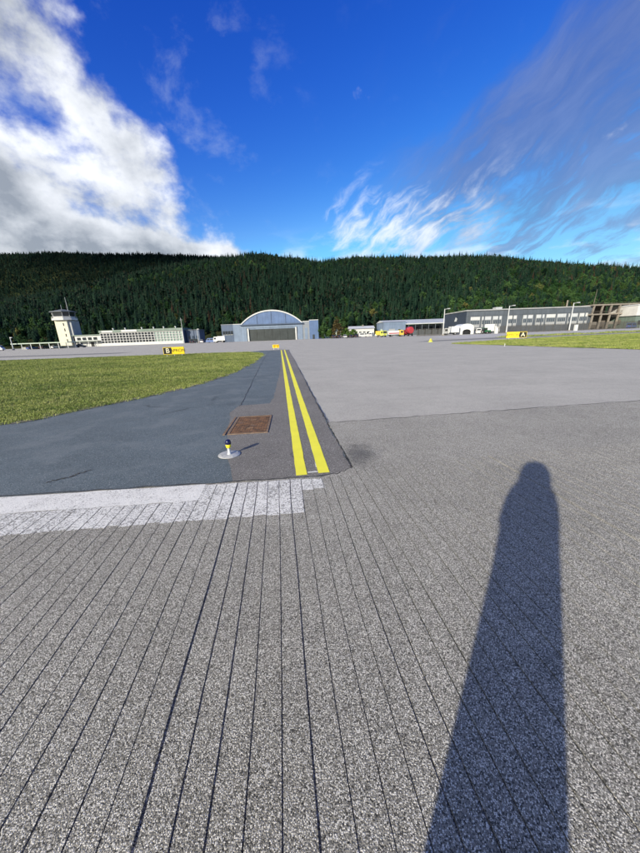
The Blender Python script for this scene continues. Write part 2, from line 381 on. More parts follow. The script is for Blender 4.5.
# ------------------------------------------------------------------ runway with sawn grooves
A = R(6.7); CA, SA = math.cos(A), math.sin(A)
def pq(p, q): return (p*CA-q*SA, p*SA+q*CA)
def lineq(mm, cc):              # world line Y = mm X + cc as q(p)
    return lambda p: (cc+p*(mm*CA-SA))/(CA+mm*SA)
far_left = lineq(.066, 3.225); seam = lineq(.13, 5.46)
g_left = lineq(.07, 2.86); g_mid = lineq(.066, 3.215); g_right = lineq(.12, 3.40)
ZR = .012
def groove_end(p):
    if p < -.95: return g_left(p)
    if p < .76: return g_mid(p)-.02
    return g_right(p)
gp_ = []; p = -7.0; rr = random.Random(21)
while p < 9.0:
    gp_.append(p); p += .116+rr.gauss(0, .006)
joint_p = -.565
gp_ = [x for x in gp_ if abs(x-joint_p) > .06]
grooves = sorted([(x, rr.uniform(.0045, .0085)) for x in gp_]+[(joint_p, .013), (joint_p+3.1, .011)])
def quad(mb, a, b_, c_, d_): mb.add([a, b_, c_, d_], [(0, 1, 2, 3)])
QN, SEG = -14.0, 24
mb = MB(); strips = []; prev = -60.0
def wob(p, q): return .0045*math.sin(q*1.7+p*5)+.003*math.sin(q*4.1+p*11)
for gx, gw in grooves:
    strips.append((prev, gx-gw/2)); prev = gx+gw/2
strips.append((prev, 60.0))
def strip_quads(mb, p0, p1, q0f, q1f, z, n=SEG, near=2.5):
    """quads between two groove edges, finer near the camera"""
    qa0, qa1, qb0, qb1 = q0f(p0), q0f(p1), q1f(p0), q1f(p1)
    for k in range(n):
        t0, t1 = k/n, (k+1)/n
        def P(pp, qa, qb, t):
            q = qa+(qb-qa)*t; x, y = pq(pp+(wob(pp, q) if abs(pp) < 20 else 0), q); return (x, y, z)
        quad(mb, P(p0, qa0, qb0, t0), P(p1, qa1, qb1, t0), P(p1, qa1, qb1, t1), P(p0, qa0, qb0, t1))
qn = lambda p: QN
for p0, p1 in strips:
    e = groove_end((p0+p1)/2) if abs(p0) < 50 and abs(p1) < 50 else None
    ef = (lambda p, e=e: e) if e is not None else groove_end
    strip_quads(mb, p0, p1, qn, ef, ZR)
for gx, gw in grooves:
    e = min(groove_end(gx-gw), groove_end(gx+gw)); d = .0085 if gw < .01 else .011
    a, b_ = gx-gw/2, gx+gw/2
    for k in range(SEG):
        q0, q1 = QN+(e-QN)*k/SEG, QN+(e-QN)*(k+1)/SEG
        def P(pp, q, z): x, y = pq(pp+wob(pp, q), q); return (x, y, z)
        quad(mb, P(a, q0, ZR), P(a, q0, ZR-d), P(a, q1, ZR-d), P(a, q1, ZR))
        quad(mb, P(a, q0, ZR-d), P(b_, q0, ZR-d), P(b_, q1, ZR-d), P(a, q1, ZR-d))
        quad(mb, P(b_, q0, ZR-d), P(b_, q0, ZR), P(b_, q1, ZR), P(b_, q1, ZR-d))
# ungrooved margin beyond the saw cuts
edges = sorted(set([-60.0]+[x for s_ in strips for x in s_]+[60.0]))
for i in range(len(edges)-1):
    p0, p1 = edges[i], edges[i+1]; pm = (p0+p1)/2
    e = groove_end(pm) if (abs(p0) < 50 and abs(p1) < 50) else None
    if p1-p0 < .02:
        g_ = [g for g in grooves if abs(g[0]-pm) < .01]
        e = min(groove_end(p0-.001), groove_end(p1+.001))
    ef = (lambda p, e=e: e) if e is not None else groove_end
    ff = far_left if pm < .40 else (lineq(.60, 3.215) if pm < .76 else seam)
    def P(pp, q): x, y = pq(pp+(wob(pp, q) if abs(pp) < 20 and q < 3.6 else 0), q); return (x, y, ZR)
    quad(mb, P(p0, ef(p0)), P(p1, ef(p1)), P(p1, ff(p1)), P(p0, ff(p0)))
runway = struct(mb.build('runway', M_run))

# white edge line, cut by the same grooves
p_b = next(a_ for a_, b__ in strips if (a_+b__)/2 >= -.95)-.0015; re_ = random.Random(90)
near_e = lineq(.073, 2.495); near_m = g_left
mb = MB()
for p0, p1 in strips:
    p0c, p1c = max(p0, -60), min(p1, .13)
    if p1c <= p0c: continue
    pm = (p0c+p1c)/2
    top = (lambda p: groove_end(pm)-.004) if pm > -20 else (lambda p: groove_end(p)-.004)
    jn0 = re_.gauss(0, .009)
    strip_quads(mb, p0c, p1c, lambda p: near_e(p)+jn0, top, ZR+.0022, n=3)
edgeline = struct(mb.build('runway_edge_line', M_whitefaint))
fl = sheet('edge_line_margin', [(-60, 3.225-.066*60-.05), (-40, 3.225-.066*40-.03), pq(p_b, far_left(p_b)-.012), pq(p_b, g_left(p_b)), (-40, 2.86-.07*40), (-60, 2.86-.07*60)], ZR+.0022, M_white, .006, .12, seed=31); struct(fl)
mb = MB()
for p0, p1 in strips:                                   # stub past the corner of the yellow lines
    p0c, p1c = max(p0, .135), min(p1, .37)
    if p1c <= p0c: continue
    j0, j1 = random.uniform(-.03, .03), random.uniform(-.02, .02)
    strip_quads(mb, p0c, p1c, lambda p: lineq(.066, 2.93)(p)+j0, lambda p: lineq(.066, 3.19)(p)+j1, ZR+.0022, n=2)
struct(mb.build('paint_stub', M_whitefaint))

# yellow centre lines
def line_sheet(name, a, b_, wd, z, mat, jag=.003, seed=1):
    a, b_ = Vector(a), Vector(b_); d = (b_-a).normalized(); n_ = Vector((d.y, -d.x))*wd/2
    return sheet(name, [tuple(a-n_), tuple(a+n_), tuple(b_+n_), tuple(b_-n_)], z, mat, jag, .12, seed=seed)
struct(line_sheet('yellow_line', (-.232, 3.29), (-4.42, 39.2), .128, .008, M_yellow, .002, 41))
struct(line_sheet('yellow_line', (.028, 3.335), (-4.06, 39.6), .132, .008, M_yellow, .002, 42))
struct(line_sheet('white_paint_remnant', (-.165, 3.36), (-.045, 3.375), .03, .0075, M_white, .004, 43))
struct(line_sheet('white_paint_remnant', (-.052, 3.5), (-.13, 4.25), .035, .0075, M_whitefaint, .012, 44))
# tarred seams
def seam_line(pts, wd, z, seed):
    r = random.Random(seed); L, Rr = [], []
    pts = curve(pts, 14)
    for i in range(len(pts)):
        a = Vector(pts[max(0, i-1)]); b_ = Vector(pts[min(len(pts)-1, i+1)]); d = (b_-a).normalized(); n_ = Vector((-d.y, d.x)); p = Vector(pts[i])+n_*r.gauss(0, wd*.5)
        k = wd*r.uniform(.25, 1)/2
        L.append(tuple(p+n_*k)); Rr.append(tuple(p-n_*k))
    return struct(sheet('tar_seam', L+Rr[::-1], z, M_tar))
seam_line([(-20, 1.93), (-8, 2.71), (-3.47, 3.02), (-1.2, 3.17), (.04, 3.26), (.36, 3.44)], .022, .0135, 1)
seam_line([(.37, 3.42), (.30, 4.2), (.16, 5.37), (-.05, 7.2), (-.48, 11.44), (-1.0, 16)], .03, .0095, 2)
seam_line([(.18, 5.48), (1.5, 5.66), (3.4, 5.91), (6.74, 6.34), (14, 7.3), (24, 8.6)], .035, .0135, 3)
seam_line([(-1.9, 7.2), (-2.0, 8.2), (-2.9, 15), (-4.3, 26), (-5.0, 33)], .02, .0055, 4)
seam_line([(-3.25, 3.36), (-3.05, 3.5), (-2.95, 3.68)], .035, .0055, 5)
def stainmat(cx_, cy_, ra, rb):
    mt, N, b = newmat('oil_stain'); v = N.n('ShaderNodeTexCoord').outputs['Object']
    q = N.mapping(v, loc=(-cx_/ra, -cy_/rb, 0), scale=(1/ra, 1/rb, 0)); ln = N.n('ShaderNodeVectorMath', operation='LENGTH'); N.put(ln.inputs[0], q)
    f = N.ramp(N.math('ADD', ln.outputs['Value'], N.math('MULTIPLY', N.math('SUBTRACT', N.noise(v, 4, 7, .7), .5), 1.8)), 1.05, .1)
    setc(N, b, (.03, .03, .034)); b.inputs['Roughness'].default_value = .6; N.put(b.inputs['Alpha'], N.math('MULTIPLY', f, .36)); return mt
for (cx_, cy_, ra, rb) in ((.54, 3.85, .26, .55),):
    struct(sheet('oil_stain', [(cx_-ra*1.2, cy_-rb*1.2), (cx_+ra*1.2, cy_-rb*1.2), (cx_+ra*1.2, cy_+rb*1.2), (cx_-ra*1.2, cy_+rb*1.2)], .0142, stainmat(cx_, cy_, ra, rb)))

# ------------------------------------------------------------------ hills
def lerp(x, xs, ys): return np.interp(x, xs, ys)
AZF = np.array([-58, -50, -43, -37, -31, -25.6, -18.2, -10.4, -7.2, -2.3, 1, 6, 14, 20, 24.4, 27.1, 32.2, 37.9, 43.8, 50, 58])
ELF = np.array([.115, .12, .134, .147, .167, .198, .222, .240, .236, .220, .210, .218, .214, .212, .212, .208, .189, .174, .146, .125, .11])
YC = 640.0; FOOT = 228.0
def ridge_h(X): return lerp(X, np.tan(np.radians(AZF))*YC, ELF*YC)-10.0
def vnoise(x, y, s, seed):
    r = np.random.default_rng(seed); ph = r.uniform(0, 6.28, (8, 2)); an = r.uniform(0, 6.28, 8); o = 0
    for i in range(8):
        f = (1.0+.45*i)/s; o = o+np.sin((x*np.cos(an[i])+y*np.sin(an[i]))*f+ph[i, 0])/(1+.5*i)
    return o/3
def hz(X, Y):
    X = np.asarray(X, float); Y = np.asarray(Y, float)
    t = np.clip((Y-FOOT)/(YC-FOOT), 0, 1)
    s = t*.62+.38*t*t*(3-2*t)
    z = ridge_h(X)*s
    z = z + vnoise(X, Y, 28, 3)*4*np.minimum(1, t*3)*(1-.6*t)
    b = np.clip((Y-YC)/300, 0, 1)
    return z - 60*b*b*(3-2*b)
AZB = np.array([-62, -50, -41.8, -37, -31.5, -25.2, -18.1, -10.4, -2, 6])
ELB = np.array([.262, .262, .263, .261, .254, .247, .242, .225, .18, .14])
YB, FB = 1150.0, 760.0
def hz2(X, Y):
    X = np.asarray(X, float); Y = np.asarray(Y, float)
    H = lerp(X, np.tan(np.radians(AZB))*YB, ELB*YB)-11
    t = np.clip((Y-FB)/(YB-FB), 0, 1)
    b = np.clip((Y-YB)/400, 0, 1)
    return 10+(H-10)*(t*.7+.3*t*t*(3-2*t))+vnoise(X, Y, 40, 9)*5*np.minimum(1, t*3)*(1-.7*t)-80*b*b
def grid_hill(name, fn, x0, x1, y0, y1, st, drop=-1.0):
    xs = np.arange(x0, x1+1, st); ys = np.arange(y0, y1+1, st)
    X, Y = np.meshgrid(xs, ys); Z = fn(X, Y)+drop
    V = np.stack([X, Y, Z], -1).reshape(-1, 3); nx, ny = len(xs), len(ys)
    i = np.arange((nx-1)*(ny-1)); r_, c_ = i//(nx-1), i % (nx-1); a = r_*nx+c_
    F = np.stack([a, a+1, a+nx+1, a+nx], -1)
    me = bpy.data.meshes.new(name); me.from_pydata(V.tolist(), [], F.tolist()); me.materials.append(M_hill)
    me.polygons.foreach_set('use_smooth', [True]*len(me.polygons))
    return struct(obj(name, me))
grid_hill('hill', hz, -1000, 1000, 216, 940, 12)
grid_hill('far_hill', hz2, -1900, 300, 730, 1550, 20)

# unseen cloud behind the camera, placed so its shadow darkens the far ridge
bm = bmesh.new(); rc = random.Random(4)
for k in range(26):
    a_, q_ = rc.uniform(0, 6.28), rc.uniform(0, 1)**.6; cxx, cyy = 560*q_*math.cos(a_), 420*q_*math.sin(a_); rad = rc.uniform(110, 200)
    bmesh.ops.create_icosphere(bm, subdivisions=2, radius=1, matrix=Matrix.Translation((cxx, cyy, rc.uniform(0, 60))) @ Matrix.Diagonal((rad, rad, rad*.55, 1)))
me = bpy.data.meshes.new('cloud'); bm.to_mesh(me); bm.free(); me.materials.append(pmat('cloud_white', (.85, .85, .86), 1, .05, .01)); me.polygons.foreach_set('use_smooth', [True]*len(me.polygons))
cs_ = 1350-1300/math.tan(SUN_EL); u_s = (math.sin(SHADOW_AZ), math.cos(SHADOW_AZ)); u_p = (u_s[1], -u_s[0])
cm_t = me.materials[0].node_tree; tb_ = cm_t.nodes.new('ShaderNodeBsdfTransparent'); mx_ = cm_t.nodes.new('ShaderNodeMixShader'); mx_.inputs[0].default_value = .80   # thin vapour lets part of the sun through
cm_t.links.new(cm_t.nodes['Principled BSDF'].outputs[0], mx_.inputs[1]); cm_t.links.new(tb_.outputs[0], mx_.inputs[2]); cm_t.links.new(mx_.outputs[0], cm_t.nodes['Material Output'].inputs[0])
cl_ = struct(obj('cloud', me, None, (u_s[0]*cs_+u_p[0]*-1300, u_s[1]*cs_+u_p[1]*-1300, 1300), -SHADOW_AZ))
# ------------------------------------------------------------------ trees
def tri(V, F, a, b_, c_):
    o = len(V); V += [a, b_, c_]; F.append((o, o+1, o+2))
def spruce_mesh(name, seed, mat, h=18.0, wide=3.1, tiers=15):
    """crown of drooping branch sprays, and a tapered trunk"""
    r = random.Random(seed); V, F = [], []
    for i in range(tiers):
        t = i/(tiers-1); z = h*(.10+.86*t); rad = wide*(1-t)**.85*r.uniform(.82, 1.1)+.18
        nb = max(5, int(11*(1-t)+5)); ph = r.uniform(0, 6.28)
        for k in range(nb):
            a = ph+6.283*k/nb+r.uniform(-.25, .25); L = rad*r.uniform(.68, 1.12); dr = L*r.uniform(.30, .55); ca_, sa2 = math.cos(a), math.sin(a)
            def P(u, s_, dz): return (ca_*L*u-sa2*s_, sa2*L*u+ca_*s_, z-dr*u**1.3+dz)
            wd = L*.34+.12
            tri(V, F, P(.05, 0, .25), P(.55, -wd, -.28), P(1.0, 0, -.05)); tri(V, F, P(.05, 0, .25), P(1.0, 0, -.05), P(.55, wd, -.28))
            tri(V, F, P(.35, -wd*.9, -.1), P(.85, -wd*.75, -.45), P(.75, .1, .12)); tri(V, F, P(.35, wd*.9, -.1), P(.75, -.1, .12), P(.85, wd*.75, -.45))
            tri(V, F, P(.3, -.1, 0), P(.62, .05, -.9*dr-.25), P(.9, .1, 0))
    for k in range(5):
        a = k*1.257; tri(V, F, (0, 0, h*1.03), (.32*math.cos(a), .32*math.sin(a), h*.93), (.32*math.cos(a+1.2), .32*math.sin(a+1.2), h*.935))
    me = bpy.data.meshes.new(name); me.from_pydata(V, [], F); me.materials.append(mat)
    return me
def trunk_mesh(name, h, r0, limbs=0, seed=1):
    mb = MB(); mb.cyl((0, 0), r0, r0*.35, -.6, h*.82, 7); r = random.Random(seed)
    for k in range(limbs):
        a = r.uniform(0, 6.28); z = h*r.uniform(.3, .62); L = h*r.uniform(.2, .34)
        mb.tube((0, 0, z), (math.cos(a)*L, math.sin(a)*L, z+L*.8), r0*.4, r0*.1, 5)
    return mb.data(name, M_bark)
def leafy_mesh(name, seed, mat, h=12.0, wide=4.0, n=1500, leaf=.42, base=.22):
    """leaf sprays gathered in uneven clumps through the crown"""
    r = random.Random(seed); V, F = [], []; cl = []
    for k in range(16):
        t = r.uniform(0, 1); z = h*(base+(1-base)*t); rad = wide*math.sin(math.pi*min(.97, .16+.80*t))**.8
        a = r.uniform(0, 6.28); q = rad*r.uniform(.25, .8); cl.append((q*math.cos(a), q*math.sin(a), z*.94, rad*r.uniform(.35, .6)))
    for i in range(n):
        cx_, cy_, cz_, cr = cl[i % len(cl)]
        d = Vector((r.gauss(0, 1), r.gauss(0, 1), r.gauss(0, .8))).normalized()*cr*r.uniform(.45, 1.08)
        p = Vector((cx_, cy_, cz_))+d; u = Vector((r.gauss(0, 1), r.gauss(0, 1), r.gauss(0, 1))).normalized(); v_ = u.orthogonal().normalized(); s_ = leaf*r.uniform(.6, 1.5)
        o = len(V); V += [tuple(p-u*s_), tuple(p+v_*s_*.6), tuple(p+u*s_), tuple(p-v_*s_*.6)]; F.append((o, o+1, o+2, o+3))
    me = bpy.data.meshes.new(name); me.from_pydata(V, [], F); me.materials.append(mat)
    return me
def merged(name, a, b_):
    bm = bmesh.new(); bm.from_mesh(a); n0 = len(bm.faces); bm.from_mesh(b_); bm.faces.ensure_lookup_table()
    for i in range(n0, len(bm.faces)): bm.faces[i].material_index = 1
    me = bpy.data.meshes.new(name); bm.to_mesh(me); bm.free(); me.materials.append(a.materials[0]); me.materials.append(b_.materials[0])
    return bpy.data.objects.new(name, me)                 # source for instancing only, never linked
SP = [spruce_mesh('spruce_crown', s, M_spruce, 18, wd_, 15) for s, wd_ in ((1, 3.8), (2, 4.5), (3, 3.3), (4, 4.1))]
SPD = spruce_mesh('russet_crown', 6, M_dead, 17, 2.9, 14)
ST = trunk_mesh('spruce_trunk', 18, .26)
BR = [leafy_mesh('birch_crown', s, M_birch, 13, 4.2, 900, .55) for s in (5, 6, 7)]
BT = trunk_mesh('birch_trunk', 12, .22, 6, 3)
PN = [leafy_mesh('pine_crown', s, M_spruce, 14.5, 3.3, 620, .62, .12) for s in (81, 82)]
srcs = [merged('src', x, ST) for x in SP]+[merged('src', SPD, ST)]+[merged('src', x, BT) for x in BR]+[merged('src', x, ST) for x in PN]

def scatter(name, pts, scl, rot, idx, sources, label):
    """one object of uncountable instances"""
    me = bpy.data.meshes.new(name); me.from_pydata(np.asarray(pts).tolist(), [], [])
    for nm, ty, d in (('scl', 'FLOAT', scl), ('rot', 'FLOAT', rot), ('idx', 'INT', idx)):
        a = me.attributes.new(nm, ty, 'POINT'); a.data.foreach_set('value', np.asarray(d))
    o = obj(name, me); tag(o, label, None, None, 'stuff')
    ng = bpy.data.node_groups.new(name, 'GeometryNodeTree')
    ng.interface.new_socket('Geometry', in_out='INPUT', socket_type='NodeSocketGeometry'); ng.interface.new_socket('Geometry', in_out='OUTPUT', socket_type='NodeSocketGeometry')
    N = ng.nodes; L = ng.links; gi = N.new('NodeGroupInput'); go = N.new('NodeGroupOutput'); jn = N.new('GeometryNodeJoinGeometry')
    def attr(nm, ty): a = N.new('GeometryNodeInputNamedAttribute'); a.data_type = ty; a.inputs['Name'].default_value = nm; return a.outputs['Attribute']
    s_, r_, i_ = attr('scl', 'FLOAT'), attr('rot', 'FLOAT'), attr('idx', 'INT')
    cb = N.new('ShaderNodeCombineXYZ'); L.new(r_, cb.inputs[2])
    for k, src in enumerate(sources):
        if not (np.asarray(idx) == k).any(): continue
        oi = N.new('GeometryNodeObjectInfo'); oi.inputs['Object'].default_value = src; oi.inputs['As Instance'].default_value = True
        cp = N.new('FunctionNodeCompare'); cp.data_type = 'INT'; cp.operation = 'EQUAL'; L.new(i_, cp.inputs[2]); cp.inputs[3].default_value = k
        ip = N.new('GeometryNodeInstanceOnPoints'); L.new(gi.outputs[0], ip.inputs['Points']); L.new(cp.outputs[0], ip.inputs['Selection'])
        L.new(oi.outputs['Geometry'], ip.inputs['Instance']); L.new(cb.outputs[0], ip.inputs['Rotation']); L.new(s_, ip.inputs['Scale'])
        L.new(ip.outputs[0], jn.inputs[0])
    L.new(jn.outputs[0], go.inputs[0])
    md = o.modifiers.new('scatter', 'NODES'); md.node_group = ng
    return o
def jitter_grid(x0, x1, y0, y1, st):
    xs = np.arange(x0, x1, st); ys = np.arange(y0, y1, st); X, Y = np.meshgrid(xs, ys)
    X = X.ravel()+rng.uniform(-.5, .5, X.size)*st; Y = Y.ravel()+rng.uniform(-.5, .5, Y.size)*st
    return X, Y
def forest(name, fn, x0, x1, y0, y1, st, ymax, label, rocks=(), birch_at=None, rus=None):
    X, Y = jitter_grid(x0, x1, y0, y1, st)
    k = (np.abs(X/Y) < 1.28) & (Y < ymax)
    for (rx, ry, ra, rb) in rocks: k &= (((X-rx)/ra)**2+((Y-ry)/rb)**2) > rng.uniform(.5, 1.1, X.size)
    gap = vnoise(X, Y, 22, 5)+rng.uniform(-.3, .3, X.size); k &= gap > -1.05
    X, Y = X[k], Y[k]; Z = fn(X, Y)-1
    n = len(X); scl = np.clip(rng.normal(.56, .17, n), .22, 1.05)*(1+.18*vnoise(X, Y, 60, 12)); idx = rng.integers(0, 4, n); idx = np.where(rng.uniform(0, 1, n) < np.clip(.42+.4*vnoise(X, Y, 30, 41), 0, .85), 8+rng.integers(0, 2, n), idx)
    u = rng.uniform(0, 1, n)
    if birch_at is not None:
        pb = birch_at(X, Y); idx = np.where(u < pb, 5+rng.integers(0, 3, n), idx)
    if rus is not None:
        pr = rus(X, Y); idx = np.where(rng.uniform(0, 1, n) < pr, 4, idx)
    print(name, n)
    return scatter(name, np.stack([X, Y, Z], -1), scl, rng.uniform(0, 6.28, n), idx, srcs, label)
def birch_p(X, Y):
    low = np.clip(1-(Y-240)/60, 0, 1)*.30; rightw = np.clip((X/Y-.35)/.4, 0, 1)*np.clip(1-(Y-240)/330, 0, 1)*.6
    patch = np.clip(vnoise(X, Y, 35, 31)-.05, 0, 1)*.6
    leftw = np.clip((-X/Y-.3)/.5, 0, 1)*np.clip(1-(Y-240)/160, 0, 1)*.45
    return np.clip(low+rightw+patch+leftw+.02, 0, .85)
def russet_p(X, Y):
    a = np.exp(-(((X/Y+.32)/.14)**2+((Y-410)/40)**2))*.12
    b = np.exp(-(((X/Y-.82)/.14)**2+((Y-480)/120)**2))*.12
    c_ = np.exp(-(((X/Y+.28)/.25)**2+((Y-285)/30)**2))*.08
    return a+b+c_
forest('spruce_forest', hz, -980, 980, 264, 720, 3.7, 700, 'dark green spruce forest covering the hillside', birch_at=birch_p, rus=russet_p)
rocks = [(-800, 960, 55, 40), (-690, 985, 38, 30), (-905, 1010, 45, 22)]
forest('far_forest', hz2, -1750, 250, 770, 1210, 5.4, 1190, 'dark bluish forest on the farther ridge to the left')
# the front row of single trees at the foot of the hill
def tree_proto(name, crown, trunk, label, cat, group):
    t = thing(name, label, cat, (0, 0, 0), 0, group); obj('crown', crown, t); obj('trunk', trunk, t); return t
front = []
for k, cm in enumerate(SP): front.append(tree_proto('spruce_tree', cm, ST, 'tall dark spruce in the front row at the foot of the hill', 'spruce', 'front row of spruces at the foot of the hill'))
used = set(); r = random.Random(77)
xs = [-262+6.1*i for i in range(87)]
for i, x in enumerate(xs):
    k = r.randrange(4); y = 246+r.uniform(-5, 14); x += r.uniform(-2, 2); s_ = r.uniform(.45, .8)
    z = float(hz(x, y))-1
    if k not in used: t = front[k]; used.add(k); t.location = (x, y, z); t.rotation_euler.z = r.uniform(0, 6.28)
    else: t = dup(front[k], (x, y, z), r.uniform(0, 6.28))
    t.scale = (s_*1.1, s_*1.1, s_); u_ = x/y
    t['label'] = 'dark spruce at the hill foot, '+('left of the control tower' if u_ < -.80 else 'behind the tower and terminal' if u_ < -.40 else 'between the terminal and the hangar' if u_ < -.28 else 'behind the arched hangar' if u_ < .0 else 'behind the pale storage hall and houses' if u_ < .40 else 'behind the long depot' if u_ < .83 else 'behind the concrete frame')
bt = [tree_proto('birch_tree', cm, BT, 'rounded light green broadleaf tree in front of the spruces', 'tree', 'broadleaf trees in front of the spruces') for cm in BR]
used = set()
for i, x in enumerate([-228, -214, -201, -186, -176, -160, -118, -104, -66, -57, 8, 19, 33, 48, 70, 84, 97, 108, 124, 136, 150, 163, 175, 188, 204, 221, 238]):
    k = i % 3; y = 239+r.uniform(-5, 4); s_ = r.uniform(.55, .95)
    z = float(hz(x, y))-.8
    if k not in used: t = bt[k]; used.add(k); t.location = (x, y, z)
    else: t = dup(bt[k], (x, y, z), r.uniform(0, 6.28))
    t.scale = (s_, s_, s_*r.uniform(.8, 1.05)); u_ = x/y
    t['label'] = 'rounded light green broadleaf tree before the spruces, '+('left of the control tower' if u_ < -.80 else 'behind the tower and terminal' if u_ < -.40 else 'between the terminal and the hangar' if u_ < -.2 else 'behind the houses and storage hall' if u_ < .40 else 'behind the long depot' if u_ < .83 else 'behind the concrete frame')

# ------------------------------------------------------------------ grass blades
def tuft(seed, h, n, spread, curl):
    r = random.Random(seed); V, F = [], []
    for k in range(n):
        a = r.uniform(0, 6.28); q = spread*r.random(); x, y = q*math.cos(a), q*math.sin(a); b_ = r.uniform(0, 6.28); L = h*r.uniform(.5, 1.15); wd = .0045; ln = curl*L*r.uniform(.3, 1)
        ox, oy = math.cos(b_), math.sin(b_); o = len(V)
        V += [(x-oy*wd, y+ox*wd, 0), (x+oy*wd, y-ox*wd, 0), (x+ox*ln*.4+oy*wd*.8, y+oy*ln*.4-ox*wd*.8, L*.6), (x+ox*ln*.4-oy*wd*.8, y+oy*ln*.4+ox*wd*.8, L*.6), (x+ox*ln, y+oy*ln, L)]
        F += [(o, o+1, o+2, o+3), (o+3, o+2, o+4)]
    me = bpy.data.meshes.new('tuft'); me.from_pydata(V, [], F); me.materials.append(M_blade); return bpy.data.objects.new('tuft', me)
tufts = [tuft(1, .05, 26, .12, .9), tuft(2, .062, 22, .13, 1.1), tuft(3, .042, 30, .14, .9)]
def inside(X, Y, poly):
    P = np.array(poly); c_ = np.zeros(X.shape, bool); j = len(P)-1
    for i in range(len(P)):
        xi, yi = P[i]; xj, yj = P[j]
        with np.errstate(divide='ignore', invalid='ignore'):
            c_ ^= ((yi > Y) != (yj > Y)) & (X < (xj-xi)*(Y-yi)/(yj-yi)+xi)
        j = i
    return c_
def lawn(name, poly, x0, x1, y0, y1, n0, label, edge=None):
    X = rng.uniform(x0, x1, n0); Y = rng.uniform(y0, y1, n0)
    D = np.hypot(X, Y); k = inside(X+rng.normal(0, .10, n0), Y+rng.normal(0, .06, n0), poly) & (np.abs(X) < 1.12*Y+2.5)
    k &= rng.uniform(0, 1, n0) < np.clip(9.0/D, .16, 1)**1.1
    k &= (vnoise(X, Y, .5, 4)+rng.uniform(-.4, .6, n0)) > -.55
    X, Y, D = X[k], Y[k], D[k]
    print(name, len(X))
    return scatter(name, np.stack([X, Y, np.full(len(X), .004)], -1), rng.uniform(.55, 1.1, len(X))*np.clip(D/12, 1, 1.9), rng.uniform(0, 6.28, len(X)), rng.integers(0, 3, len(X)), tufts, label)
lawn('grass', left_grass, -44, -3.9, 4, 38, 330000, 'short mown grass of the field left of the taxiway')
lawn('grass', right_grass, 16, 62, 18, 60, 130000, 'short mown grass of the field on the right')

# ------------------------------------------------------------------ materials for built things
m_blueclad = pmat('blue_grey_cladding', (.085, .14, .27), .5, .16, .25)
m_blueclad2 = pmat('pale_blue_cladding', (.155, .205, .29), .5, .14, .25)
m_bluedark = pmat('slate_blue_cladding_and_shade', (.06, .09, .15), .5, .12, .25)
m_wing = pmat('grey_cladding', (.20, .22, .25), .55, .12, .25)
m_trim = pmat('white_trim', (.50, .51, .51), .5, .08, .6)
m_door = pmat('hangar_door_grey', (.028, .036, .038), .5, .2, .5)
m_dark = pmat('dark_void', (.012, .013, .015), .7, .3, 1)
m_cream = pmat('cream_render', (.56, .54, .43), .75, .08, .4)
m_whitewall = pmat('white_render', (.52, .52, .51), .7, .08, .4)
m_greywall = pmat('grey_render', (.30, .31, .32), .7, .12, .4)
m_greenroof = pmat('green_grey_roof', (.16, .21, .18), .6, .15, .3)
m_palegreen = pmat('pale_green_wall', (.42, .50, .42), .7, .1, .4)
m_glass = glassmat('dark_glass')
m_glassgreen = glassmat('blind_glass', (.22, .29, .26), .2)
m_glassblue = glassmat('blue_glass', (.03, .045, .07))
m_slate = pmat('dark_blue_grey_wall', (.085, .10, .12), .6, .14, .3)
m_navy = pmat('navy_wall', (.03, .042, .065), .6, .15, .3)
m_roofpale = pmat('pale_metal_roof', (.45, .47, .49), .45, .1, .3)
m_conc = pmat('raw_concrete', (.22, .195, .165), .85, .18, .5)
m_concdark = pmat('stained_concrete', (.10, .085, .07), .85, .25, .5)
m_galv = pmat('galvanised_steel', (.50, .51, .52), .4, .1, 1, .3)
m_tyre = pmat('tyre_rubber', (.015, .015, .016), .8, .2, 3)
m_hub = pmat('wheel_hub', (.3, .3, .31), .4, .1, 3, .5)
m_lamp = pmat('lamp_lens', (.7, .7, .66), .2, .05, 3)
m_fence = pmat('dark_fence_wire', (.06, .054, .046), .6, .2, 1)
m_black = pmat('sign_black', (.012, .012, .013), .4, .1, 2)
m_signyellow = pmat('sign_yellow', (.85, .62, .02), .4, .06, 2)
m_signback = pmat('sign_frame_yellow', (.70, .52, .03), .5, .1, 2)
m_rust = None
def carpaint(n, c): return pmat(n, c, .25, .05, 1, 0, .6)
p_white = carpaint('white_paint', (.58, .59, .59)); p_blue = carpaint('blue_paint', (.05, .10, .26)); p_dark = carpaint('graphite_paint', (.03, .032, .036)); p_red = carpaint('red_paint', (.34, .03, .04))
p_yel = carpaint('yellow_paint', (.60, .42, .06)); p_lime = carpaint('lime_yellow_paint', (.55, .58, .10)); p_green = carpaint('green_paint', (.02, .12, .05)); p_silver = carpaint('silver_paint', (.4, .42, .44))

